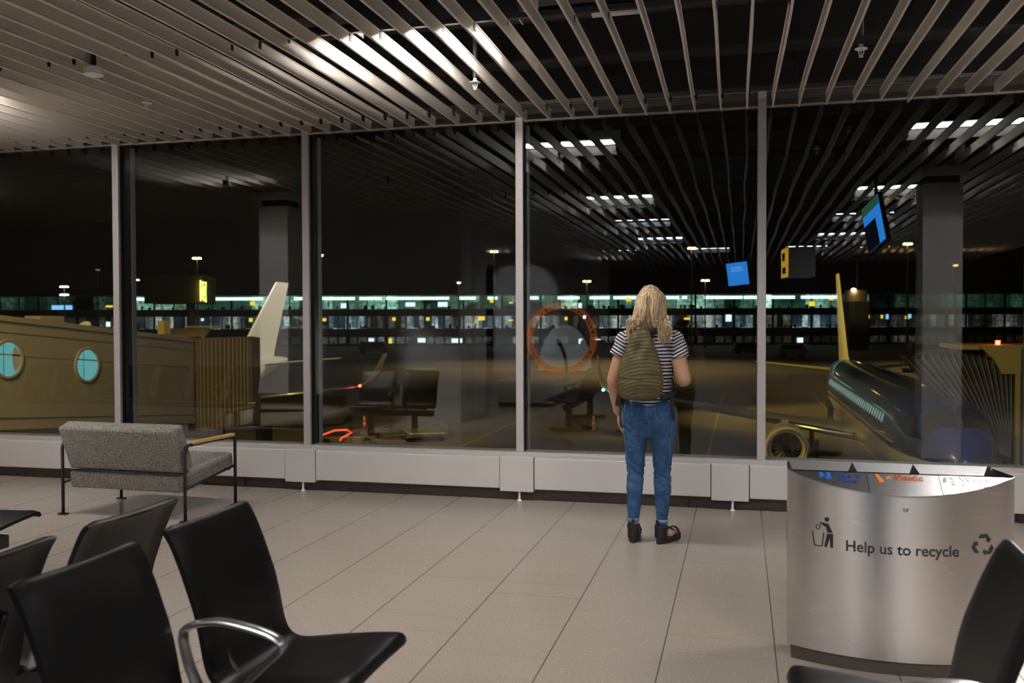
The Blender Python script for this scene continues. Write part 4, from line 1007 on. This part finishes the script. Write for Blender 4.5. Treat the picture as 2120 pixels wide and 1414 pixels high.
# terminal opposite
TZ = 250
tm_ = thing('terminal_building', 'long lit airport terminal with two glazed floors across the apron', 'building', (at(1060, 707, TZ).x, at(1060, 707, TZ).y, 0), YAW)
def tx(px): return (px-1060)/FPX*TZ
def tz(py): return CH + (667-py)*TZ/FPX
mTW = mat('terminal_wall', (.06, .055, .05), .7); mTS = mat('terminal_roof', (.16, .14, .11), .6)
MB().box((tx(-60), 3, G), (tx(2200), 30, tz(610))).build('rear_block', mat('terminal_core', (.02, .02, .02), .8), tm_)
MB().box((tx(-60), -2.5, tz(612)), (tx(2200), 30, tz(609.6))).build('roof_slab', mTS, tm_)
MB().box((tx(-60), -1.6, tz(653)), (tx(2200), 3.2, tz(640.5))).build('upper_spandrel', mTW, tm_)
MB().box((tx(-60), -1.9, tz(640.5)), (tx(2200), 3.2, tz(639.5))).build('ledge', mTS, tm_)
MB().box((tx(-60), -1.6, tz(697)), (tx(2200), 3.2, tz(680))).build('lower_spandrel', mTW, tm_)
MB().box((tx(-60), -.6, G), (tx(2200), 3.2, tz(712))).build('base_wall', mTW, tm_)
winU = [terminal_window('upper_window', (.10, .34, .25), (.34, .66, .54), 2.0, 4.5, 9, 1), terminal_window('upper_window_dim', (.06, .22, .16), (.16, .36, .28), .5, 3.2, 9, 2)]
winM = [terminal_window('middle_window', (.30, .46, .54), (.62, .68, .66), 1.5, 2.3, 9, 3), terminal_window('middle_window_blue', (.12, .32, .50), (.5, .66, .72), 1.3, 1.7, 9, 4), terminal_window('middle_window_dim', (.10, .16, .18), (.4, .4, .34), .45, 1.7, 9, 5)]
winL = [terminal_window('lower_window', (.5, .6, .64), (.62, .7, .8), .55, 4.1, 9, 6), terminal_window('lower_window_dim', (.2, .16, .1), (.5, .45, .3), .16, 3.1, 9, 7)]
mStrip = emit('ceiling_strip', (.55, 1, .86), 3.0); mSignY = emit('yellow_sign', (1, .72, .05), 1.3); mBlueS = emit('blue_sign', (.2, .5, 1), 1.6); mWhiteS = emit('bright_window', (.72, .92, 1), 1.6)
rnd = random.Random(5)
segs = list(range(-40, 2200, 80))
for k, px in enumerate(segs):
    a, c = tx(px+1.2), tx(px+78.8)
    dim = px < 230 or px > 1740
    MB().box((a, .2, tz(639.5)), (c, .4, tz(612))).build('window', winU[1] if dim else winU[0], tm_)
    MB().box((a, .2, tz(680)), (c, .4, tz(654))).build('window', winM[2] if dim or rnd.random() < .15 else winM[k % 2], tm_)
    MB().box((a, .2, tz(711)), (c, .4, tz(697))).build('window', winL[0] if 480 < px < 1090 or 1180 < px < 1300 else winL[1], tm_)
b_ = MB()
for px in range(-40, 2200, 20):
    x = tx(px); w = .10 if px % 80 else .28
    b_.box((x-w, .05, tz(680)), (x+w, .2, tz(654)))
    if px % 40 == 0: b_.box((x-w, .05, tz(639.5)), (x+w, .2, tz(612)))
    b_.box((x-w*2, .05, tz(711)), (x+w*2, .2, tz(697)))
b_.box((tx(-60), .05, tz(626.5)), (tx(2200), .2, tz(625.7))); b_.box((tx(-60), .05, tz(667.5)), (tx(2200), .2, tz(667)))
b_.build('mullions', mBlack, tm_)
for a, c in ((270, 310), (440, 545), (610, 627), (661, 735), (745, 790), (800, 930), (950, 985), (1010, 1030), (1093, 1115), (1155, 1200), (1221, 1262), (1270, 1318), (1371, 1405), (1412, 1422), (1458, 1537), (1540, 1566), (1588, 1645), (1658, 1740), (1760, 1775)):
    MB().box((tx(a), -.15, tz(620.2)), (tx(c), .05, tz(614.4))).build('ceiling_strip', mStrip, tm_)
for px, py, w, h in ((524, 627, 10, 8), (1019, 623, 9, 7), (1058, 627, 8, 3), (520, 661, 7, 8), (670, 661, 12, 6), (816, 660, 7, 7), (886, 660, 7, 7), (997, 659, 14, 8), (1057, 663, 10, 3), (1301, 621, 10, 8), (1379, 658, 8, 7), (1422, 661, 12, 4), (1172, 660, 6, 7), (1680, 631, 12, 10), (1790, 658, 18, 7), (1825, 658, 4, 7), (1877, 660, 8, 6), (228, 632, 14, 4), (808, 705, 7, 10), (1720, 622, 9, 4)):
    MB().box((tx(px-w/2), -.3, tz(py+h/2)), (tx(px+w/2), -.1, tz(py-h/2))).build('gate_sign', mSignY, tm_)
for px, py, w, h in ((130, 634, 42, 9), (225, 669, 8, 10), (712, 632, 11, 10), (850, 630, 20, 9), (917, 630, 20, 10), (769, 705, 11, 11), (873, 704, 16, 9), (946, 705, 22, 9), (1201, 633, 7, 10), (1210, 657, 6, 7), (1202, 707, 8, 10), (1238, 707, 11, 9), (1508, 660, 12, 14), (1836, 658, 5, 10), (1882, 657, 7, 8), (420, 660, 5, 5), (1656, 706, 12, 10)):
    MB().box((tx(px-w/2), -.3, tz(py+h/2)), (tx(px+w/2), -.1, tz(py-h/2))).build('bright_window', mBlueS if px in (130, 1836, 1882) else mWhiteS, tm_)
# people and plants on the upper floor show as dark shapes
b_ = MB()
for k in range(70):
    px = rnd.uniform(240, 1760); h = rnd.uniform(4, 9); w = rnd.uniform(1.2, 4); b_.ell((tx(px), 0, tz(639.5-h/2)), (w*TZ/FPX, .1, h/2*TZ/FPX), 8)
for k in range(80):
    px = rnd.uniform(240, 1760); h = rnd.uniform(4, 11); w = rnd.uniform(1, 3); b_.ell((tx(px), 0, tz(680-h/2)), (w*TZ/FPX, .1, h/2*TZ/FPX), 8)
o = b_.build('silhouettes', mBlack, tm_, True); o['kind'] = 'stuff'

# dark block on a mast with a glowing rooftop sign
D = 140
p = at(368, 600, D); t = thing('control_block', 'dark boxy control building on a stem with a glowing yellow sign', 'building', (p.x, p.y, 0), YAW+.12)
k_ = D/FPX
zt, zb = CH+(669-573)*k_, CH+(669-627)*k_
MB().box((-56*k_, -3, zb), (60*k_, 6, zt)).build('cabin', mat('block_dark', (.16, .13, .09), .7), t)
MB().box((-57*k_, -3.1, zt), (61*k_, 6.1, zt+.12)).build('roof_edge', mTS, t); MB().box((-56*k_, -3.1, zb-.12), (60*k_, 6, zb)).build('floor_edge', mTS, t)
MB().cyl((23*k_, 1, G), (23*k_, 1, zb-.12), .62, n=20).build('stem', mat('stem_olive', (.12, .10, .05), .6), t, True, auto=40)
mNeon = emit('neon_yellow', (.85, 1, .12), 5)
b_ = MB()
def nz(x, y): return ((422+(x-1180)/120*13.5-368)*k_, -3.3, CH+(669-(560+y/8.84))*k_)
MB().box((54*k_, -3.12, zb), (70*k_, -2.0, zt-.6)).build('sign_panel', mBlack, t)
for st in ([(1190, 195), (1188, 390), (1190, 570)], [(1190, 230), (1235, 250), (1290, 235)], [(1235, 215), (1222, 400), (1215, 540)], [(1252, 300), (1235, 480), (1242, 570)], [(1285, 230), (1275, 420), (1282, 590)], [(1190, 500), (1240, 540), (1282, 575)]):
    b_.tube([nz(*q) for q in st], .085, 6)
b_.build('glowing_sign', mNeon, t)
# left jet bridge
t = thing('jet_bridge', 'beige jet bridge with round lit portholes outside the two left windows', 'jet bridge', (-19.5, 20.8, 0))
SLB = -.088
def jz(y, z): return z + SLB*(y)
mJet = mat('bridge_beige', (.34, .31, .26), .6, nscale=1.5, namt=.06); mJetR = mat('bridge_roof', (.78, .62, .32), .6)
def slab(y0, y1, x0, x1, z0, z1):
    b = MB(); vs = [(x, y, z+SLB*y) for z in (z0, z1) for x, y in ((x0, y0), (x1, y0), (x1, y1), (x0, y1))]
    b.add(vs, [(0, 3, 2, 1), (4, 5, 6, 7), (0, 1, 5, 4), (1, 2, 6, 5), (2, 3, 7, 6), (3, 0, 4, 7)]); return b
slab(-14, 8.7, -3.2, 0, -1.45, 1.65).build('tunnel', mJet, t)
b_ = MB()
for z0, z1, x in ((1.55, 1.70, .06), (1.25, 1.32, .03), (.62, .66, .02), (-1.42, -1.25, .05), (-1.10, -1.06, .03)):
    s_ = slab(-14, 8.7, -.01, x, z0, z1); b_.add(s_.v, s_.f)
b_.build('wall_ribs', mJet, t)
mPort = emit('porthole_light', (.22, .72, .80), .62)
for py, y, z in ((745, -.1, .55), (755, 3.0, .45), (745, -3.2, .6)):
    z = {-.1: .52, 3.0: .22, -3.2: .80}[y]
    M_ = Matrix.Translation((0, y, z)) @ Matrix.Rotation(PI/2, 4, 'Y')
    b_ = MB(); b_.lathe([(.47, 0), (.47, .05), (.53, .06), (.56, .03), (.56, 0)], 40, M_); rg = b_.build('porthole', mJet, t, True, auto=40)
    b_ = MB(); b_.lathe([(0, .012), (.47, .012)], 40, M_); b_.build('pane', mPort, rg)
    b_ = MB(); b_.box((.014, y-.16, z-.44), (.02, y-.145, z+.44)); b_.build('glazing_bar', mGasket, rg)
    if y == -.1:
        b_ = MB(); b_.add([(.02, y+.47*math.cos(a)*.98, z+.47*math.sin(a)*.9) for a in [-1.0+2.0*q/12 for q in range(13)]] + [(.02, y+.47-.22+.0-.10*math.cos(a*1.6), z+.47*math.sin(a)*.9) for a in [1.0-2.0*q/12 for q in range(13)]], [tuple(range(26))]); b_.build('curtain', mPanel, rg)
# bellows at the bridge end
b_ = MB(); rings = []
for k in range(29):
    u = k/28; x = 0.12 + 1.75*u; y = 8.75 + .75*math.sin(u*PI*.5)**2 - .16*(k % 2)
    rings.append([(x, y, -2.45+.45*max(0, u-.25)**2), (x, y, .95+.05*u), (x, y+.6, .95), (x, y+.6, -2.4)])
b_.loft(rings); b_.build('bellows', mat('bellows_tan', (.20, .165, .10), .6), t)
b_ = MB()
for r_ in rings[1::2]: b_.tube([Vector(r_[0])+Vector((0, -.03, .02)), Vector(r_[1])+Vector((0, -.03, -.02))], .022, 6)
b_.build('bellows_ribs', mat('bellows_lit_edge', (.30, .255, .17), .6), t)  # lighter tubes put the light on the fold edges into the colour
MB().box((-.25, 8.6, -2.5), (.12, 8.95, 1.0)).build('end_frame', mat('frame_dark', (.05, .045, .035), .6), t)
b_ = MB(); b_.loft([[(-2.2, 9.2, .86), (.05, 9.2, .86), (.05, 9.2, .96), (-2.2, 9.2, .96)], [(-7.4, 17.4, 1.14), (-4.9, 17.4, 1.14), (-4.9, 17.4, 1.25), (-7.4, 17.4, 1.25)]]); b_.build('cab_roof', mJetR, t)
MB().box((-4.4, 9.4, -2.3), (-.15, 12, .85)).build('cab', mat('cab_dark', (.06, .05, .035), .6), t)
b_ = MB(); b_.box((.2, 9.2, G), (.6, 9.7, -2.2)); b_.box((2.0, 9.5, G), (2.3, 10.2, -2.4)); b_.cyl((1.9, 9.6, G+.55), (2.3, 9.6, G+.55), .55, n=20); b_.cyl((-.4, 9.6, G+.55), (0, 9.6, G+.55), .55, n=20); b_.box((-.4, 9.1, G+1.1), (2.4, 10.2, G+1.6))
b_.build('drive_bogie', mBlack, t)
def roofbox(y, x, sx, sy, h, nm, mt_=None): z = 1.65+SLB*y; MB().box((x-sx, y-sy, z), (x+sx, y+sy, z+h)).build(nm, mt_ or mJet, t, bevel=.02)
roofbox(2.2, -.8, .16, .35, .22, 'roof_unit'); roofbox(2.2, -.8, .28, .5, .27, 'roof_cap'); 
b_ = MB(); b_.cyl((-.5, 3.6, 1.35), (-.48, 3.52, 1.45), .18, n=20); b_.build('dish', mWhite, t, True, auto=40)
MB().box((-4.2, 9.6, 1.85-.8), (-3.6, 10.2, 2.15-.8)).build('roof_box', mJetR, t); MB().box((-3.2, 11, 1.05), (-2.9, 11.4, 1.6)).build('roof_box', mJetR, t); MB().box((-5.6, 16.6, 1.30), (-3.9, 16.66, 1.36)).build('roof_rail', mJetR, t)

# right jet bridge with fan shaped bellows
t = thing('jet_bridge', 'yellow framed jet bridge cab with fanned dark bellows at the far right', 'jet bridge', (0, 0, 0), 0)
D0 = 27.5; pv = at(2092, 948, D0); kk = D0/FPX
mBel = mat('bellows_dark', (.055, .043, .028), .55); mRib = mat('bellows_rib', (.36, .31, .22), .5); mCab = mat('cab_yellow', (.55, .36, .03), .5)
b_ = MB(); rib = MB(); nR = 15; prev = None; rows = []
for k in range(nR*2+1):
    u = k/(nR*2); ang = .74*(1-u)
    L = (195 + 62*(1-u)**1.5)*kk
    b0 = pv + Vector((-.35*(1-u), 0, .05*(1-u)*3))
    zig = -.045 if k % 2 else .03
    d = Vector((-math.sin(ang), 0, math.cos(ang)))
    tip = b0 + d*L
    sh = tip + Vector((.02, .28, .10)); shb = tip + Vector((.05, 2.2, .10)); bb = b0 + Vector((0, 2.4, 0))
    mid = b0 + d*L*.86
    off = Vector((0, -zig, 0))
    rows.append([b0+off*.2, b0+d*L*.3+off, b0+d*L*.6+off, mid+off, tip+off+Vector((0, .06, 0)), sh, shb, bb])
    if k % 2 == 0: rib.tube([b0+off*.2, b0+d*L*.3+off*1.1, b0+d*L*.6+off*1.1, mid+off*1.1, tip+off*1.1+Vector((0, .05, 0)), sh], .012, 5)
b_.loft(rows, True, True); b_.build('bellows', mBel, t); rib.build('bellows_ribs', mRib, t)
e = [r[3] for r in rows]
MB().tube([rows[0][0], rows[0][1], rows[0][2], rows[0][3], rows[0][4], rows[0][5]], .05, 8).build('bumper', mBel, t, True)
q = pv
MB().box((q.x+.10, q.y-.1, q.z-.35), (q.x+.24, q.y+.1, q.z+3.3)).build('post', mCab, t, bevel=.02)
MB().prism([(-.50, 2.98), (-.28, 2.55), (.24, 2.55), (.24, 3.35), (-.9, 3.40)], .12, Matrix.Translation((q.x, q.y, q.z)) @ Matrix.Rotation(PI/2, 4, 'X')).build('header', mCab, t)
MB().box((q.x-1.4, q.y+.1, q.z+3.28), (q.x+2.5, q.y+3.2, q.z+3.42)).build('roof', mCab, t)
MB().box((q.x+.24, q.y+.1, q.z-.3), (q.x+2.8, q.y+3, q.z+3.28)).build('cab', mat('cab_olive', (.10, .085, .04), .6), t)
MB().box((q.x-.7, q.y-.3, q.z-.48), (q.x+.3, q.y+.3, q.z-.34)).build('sill', mRib, t)
b_ = MB(); b_.cyl((q.x-.25, q.y+.5, q.z+3.42), (q.x-.25, q.y+.5, q.z+3.55), .07, n=12); bb_ = b_.build('beacon', emit('beacon_red', (1, .04, .02), 30), t, True); bb_['label'] = 'red glowing beacon'
light('POINT', 'beacon_glow', (q.x-.25, q.y+.5, q.z+3.66), 12, (1, .08, .03), .06)
MB().box((q.x+.1, q.y+.3, G), (q.x+.7, q.y+1, q.z-.3)).build('support', mBlack, t)

# lamp masts
def mast(px, ytop, D, lab, n=2, col=(1, .62, .22), s=30, double=False, base=None):
    p = at(px, ytop, D); t = thing('lamp_mast', lab, 'lamp post', (p.x, p.y, G), YAW, 'apron lamp masts'); h = p.z-G; w = 7*D/FPX
    MB().cyl((0, 0, 0), (0, 0, h), .16*D/150, .08*D/150, 10).build('pole', mPoleM, t, True, auto=40)
    MB().box((-w, -.12, h-.1), (w, .12, h+.15)).build('crossarm', mPoleM, t)
    e_ = emit('lamp_%d' % px, col, s)
    for k in range(n):
        x = (-w*.7+1.4*w*k/max(1, n-1)) if n > 1 else 0
        MB().box((x-w*.42, -.5, h-.35), (x+w*.42, .3, h-.08)).build('lamp_head', e_, t)
        if double: MB().box((x-w*.42, -.5, h-2.4), (x+w*.42, .3, h-2.1)).build('lamp_head', e_, t)
    if double: MB().box((-w, -.12, h-2.1), (w, .12, h-1.9)).build('crossarm', mPoleM, t)
    return t
mPoleM = mat('mast_steel', (.22, .19, .14), .5, .5)
mast(408, 533, 190, 'lamp mast with twin orange heads above the dark control block')
mast(133, 592, 230, 'lamp mast with two tiers of cold white heads far left', 2, (.75, .95, 1), 14, True)
mast(280, 578, 230, 'small twin headed lamp mast just left of the control block', 2, s=10)
mast(665, 527, 190, 'lamp mast with orange head right beside the second mullion', 1, s=30)
mast(1023, 519, 190, 'twin headed lamp mast left of the middle mullion', 2, s=16)
mast(950, 584, 240, 'small single lamp mast left of the middle mullion with red marker', 1, s=22)
mast(1215, 581, 220, 'bright orange lamp mast left of the standing person', 2, s=30)
mast(1432, 512, 180, 'tall lamp mast with orange heads right of the standing person', 2, s=22)
mast(1460, 579, 220, 'low bright orange lamp mast right of the standing person', 2, s=30)
mast(1879, 503, 175, 'tall twin headed lamp mast left of the mirrored column', 2, s=26)
mast(1978, 547, 150, 'dim slender lamp mast in front of the mirrored column', 1, s=2)
mast(203, 557, 200, 'thin unlit mast left of the first mullion', 1, s=.3)
# small tower with lamp at the right
D = 200; p = at(1772, 615, D); k_ = D/FPX
t = thing('rooftop_tower', 'round beige rooftop tower with a bright lamp beside the tall tail fin', 'tower', (p.x, p.y, 0), YAW)
MB().cyl((0, 0, CH+(665-625)*k_), (0, 0, CH+(665-602)*k_), 22*k_, n=32).build('drum', mat('tower_tan', (.36, .28, .17), .6), t, True, auto=40)
MB().cyl((0, 0, CH+(665-602)*k_), (0, 0, CH+(665-600)*k_), 23*k_, 12*k_, n=32).build('lid', mTS, t, True, auto=40)
MB().box((-20*k_, -18*k_, G), (20*k_, 18*k_, CH+(665-625)*k_)).build('shaft', mTW, t)
MB().cyl((2*k_, 0, CH+(665-600)*k_), (2*k_, 0, CH+(665-545)*k_), .05, n=6).build('aerial', mPoleM, t)
b_ = MB(); b_.ell((-13*k_, -22*k_, CH+(665-601)*k_), (.55, .35, .35), 12); b_.build('lamp', emit('tower_lamp', (1, .75, .4), 30), t, True)
light('SPOT', 'tower_light', tuple(at(1775, 590, 185)), 1500, (1, .7, .35), .2, None, tuple(at(1775, 615, 200)), 1.0)

# ground traffic
def vehicle(name, px, D, L, Wd, Hh, lab, col, lights=None, grp='ground vehicles on the apron', rz=YAW+PI/2*0):
    p = ground(px, D); t = thing(name, lab, 'vehicle', tuple(p), rz, grp); mt_ = mat(name+'_paint', col, .45)
    b_ = MB(); b_.loft([[(-L/2, -Wd/2, .35), (L/2, -Wd/2, .35), (L/2, Wd/2, .35), (-L/2, Wd/2, .35)], [(-L/2, -Wd/2, Hh*.55), (L/2, -Wd/2, Hh*.55), (L/2, Wd/2, Hh*.55), (-L/2, Wd/2, Hh*.55)], [(-L/2+.15, -Wd/2+.1, Hh), (L/2-.9, -Wd/2+.1, Hh), (L/2-.9, Wd/2-.1, Hh), (-L/2+.15, Wd/2-.1, Hh)]])
    b_.build('body', mt_, t, bevel=.05)
    b_ = MB(); b_.box((-L/2+.5, -Wd/2-.01, Hh*.6), (L/2-1.0, -Wd/2+.08, Hh*.9)); b_.build('windows', mCockpit, t)
    for x in (-L/2+.8, L/2-.8):
        for s in (-1, 1): b_ = MB(); b_.cyl((x, s*Wd/2-.1, .35), (x, s*Wd/2+.1, .35), .35, n=16); b_.build('wheel', mBlack, t, True, auto=40)
    if lights:
        b_ = MB()
        for x, z in lights: b_.ell((x, -Wd/2-.05, z), (.13, .05, .1), 8)
        b_.build('lights', emit(name+'_lamp', (1, .9, .75), 12), t, True)
    return t
vehicle('van', 1640, 165, 5, 2, 2.3, 'white van on the apron just right of the tall mullion', (.4, .4, .38))
vehicle('van', 1230, 200, 6, 2.2, 2.4, 'dark van parked before the terminal left of the person', (.05, .05, .05))
vehicle('van', 1545, 180, 5, 2, 2.2, 'small dark van left of the tall mullion', (.06, .06, .06), [(2.2, .7)])
vehicle('tug', 1960, 110, 3.6, 1.9, 2.6, 'aircraft tug with lamp on the apron before the mirrored column', (.20, .18, .17), [(0.2, 1.9)])
vehicle('truck', 2010, 118, 4.5, 2.4, 3.0, 'dark truck parked right of the tug', (.08, .075, .07))
vehicle('truck', 1925, 150, 7, 2.4, 2.8, 'reddish truck left of the tug with white headlamp', (.16, .04, .03), [(1.5, 2.4)])
vehicle('van', 775, 190, 6, 2.4, 2.4, 'van parked beside the jet blast wall in the second window', (.12, .12, .12))
def cart(px, D, L, Wd, lab, hi=1.5):
    p = ground(px, D); t = thing('baggage_cart', lab, 'cart', tuple(p), YAW+.2, 'baggage carts on the apron')
    MB().box((-L/2, -Wd/2, .40), (L/2, Wd/2, .52)).build('deck', mCartD, t)
    b_ = MB()
    for x in (-L/2+.04, 0, L/2-.04):
        for y in (-Wd/2+.04, Wd/2-.04): b_.box((x-.03, y-.03, .52), (x+.03, y+.03, hi))
    b_.box((-L/2, -Wd/2, hi-.05), (L/2, Wd/2, hi)); b_.build('frame', mCartD, t)
    for x in (-L/2+.4, L/2-.4):
        for s in (-1, 1): b_ = MB(); b_.cyl((x, s*(Wd/2-.1)-.06, .2), (x, s*(Wd/2-.1)+.06, .2), .2, n=14); b_.build('wheel', mBlack, t, True, auto=40)
mCartD = mat('cart_steel', (.10, .10, .095), .5, .4)
cart(1880, 112, 1.25, 1.1, 'left baggage cart of the pair before the tug'); cart(1906, 112, 1.25, 1.1, 'right baggage cart of the pair before the tug')
# pallet dolly close below the window
p = ground(878, 49.5); t = thing('pallet_dolly', 'low steel pallet dolly on the apron below the third window', 'cart', tuple(p), .5)
b_ = MB(); b_.box((-1.1, -1.3, .28), (1.1, 1.3, .40)); b_.build('frame', mCartD, t)
b_ = MB()
for k in range(9): b_.cyl((-1.0, -1.1+.275*k, .44), (1.0, -1.1+.275*k, .44), .06, n=10)
b_.build('rollers', mat('roller', (.22, .22, .21), .4, .7), t, True, auto=40)
for x in (-.8, .8):
    for y in (-.9, .9): b_ = MB(); b_.cyl((x-.06, y, .18), (x+.06, y, .18), .18, n=14); b_.build('wheel', mBlack, t, True, auto=40)
b_ = MB()
for k in range(6): b_.box((.95, -1.2+.45*k, .40), (1.05, -1.12+.45*k, .95))
b_.build('stakes', mCartD, t); MB().tube([(-1.1, 0, .3), (-2.2, .1, .22)], .04, 8).build('tow_bar', mCartD, t)
p = ground(724, 46.5); t = thing('belt_loader', 'low belt loader with red lit end below the third window', 'vehicle', tuple(p), .25)
MB().box((-1.6, -.8, .3), (1.4, .8, .62)).build('chassis', mat('loader_olive', (.14, .12, .06), .6), t, bevel=.05)
b_ = MB(); b_.loft([[(-1.8, -.5, .62), (-1.8, .5, .62), (-1.8, .5, .72), (-1.8, -.5, .72)], [(2.0, -.5, 1.05), (2.0, .5, 1.05), (2.0, .5, 1.15), (2.0, -.5, 1.15)]]); b_.build('belt', mBlack, t)
for x in (-1.1, 1.0):
    for s in (-1, 1): b_ = MB(); b_.cyl((x, s*.75-.1, .28), (x, s*.75+.1, .28), .28, n=14); b_.build('wheel', mBlack, t, True, auto=40)
b_ = MB(); b_.tube([(-1.3, -.9, .72), (-.6, -.95, .98), (.0, -.95, 1.0), (.25, -.95, .88), (-.05, -1.0, .70), (-.25, -1.0, .62), (-.35, -1.0, .45)], .045, 8); b_.build('red_lamp', emit('loader_red', (1, .08, .03), 2.2), t, True)
for px, D, lab in ((753, 53, 'orange and white traffic cone below the third window'), (1229, 53, 'faint orange traffic cone left of the person\'s legs')):
    p = ground(px, D); t = thing('traffic_cone', lab, 'cone', tuple(p), 0, 'traffic cones on the apron')
    MB().box((-.22, -.22, 0), (.22, .22, .04)).build('base', mBlack, t); MB().cyl((0, 0, .04), (0, 0, .95), .12, .05, 20).build('body', mat('cone_orange', (.75, .2, .03), .5), t, True, auto=40)
    for z in (.45, .75): MB().cyl((0, 0, z), (0, 0, z+.1), .115-.07*z*.9+.003, .115-.07*(z+.1)*.9+.003, 20).build('white_band', mWhite, t, True, auto=40)
# worker beyond the near wing
p = ground(1720, 57); b_ = MB(); c = b_.cap_
c((-.09, 0, .08), .06, (-.09, 0, .48), .07); c((-.09, 0, .48), .07, (-.09, 0, .88), .10); c((.09, 0, .08), .06, (.09, 0, .48), .07); c((.09, 0, .48), .07, (.09, 0, .88), .10)
c((-.09, .0, .05), .05, (-.10, -.14, .04), .045); c((.09, .0, .05), .05, (.10, -.14, .04), .045)
c((0, 0, .95), .15, (0, 0, 1.38), .17); c((0, 0, 1.42), .08, (0, 0, 1.55), .06); b_.ell((0, -.01, 1.66), (.08, .095, .12))
for s in (-1, 1): c((s*.2, 0, 1.40), .06, (s*.27, -.05, 1.12), .05); c((s*.27, -.05, 1.12), .05, (s*.22, -.22, .95), .04); b_.ell((s*.21, -.27, .92), (.04, .07, .03))
w = remesh('ground_worker', b_, .03, 2, mat('work_clothes', (.03, .03, .03), .8)); w.location = p
tag(w, 'small dark figure standing on the apron beyond the near wing', 'person')
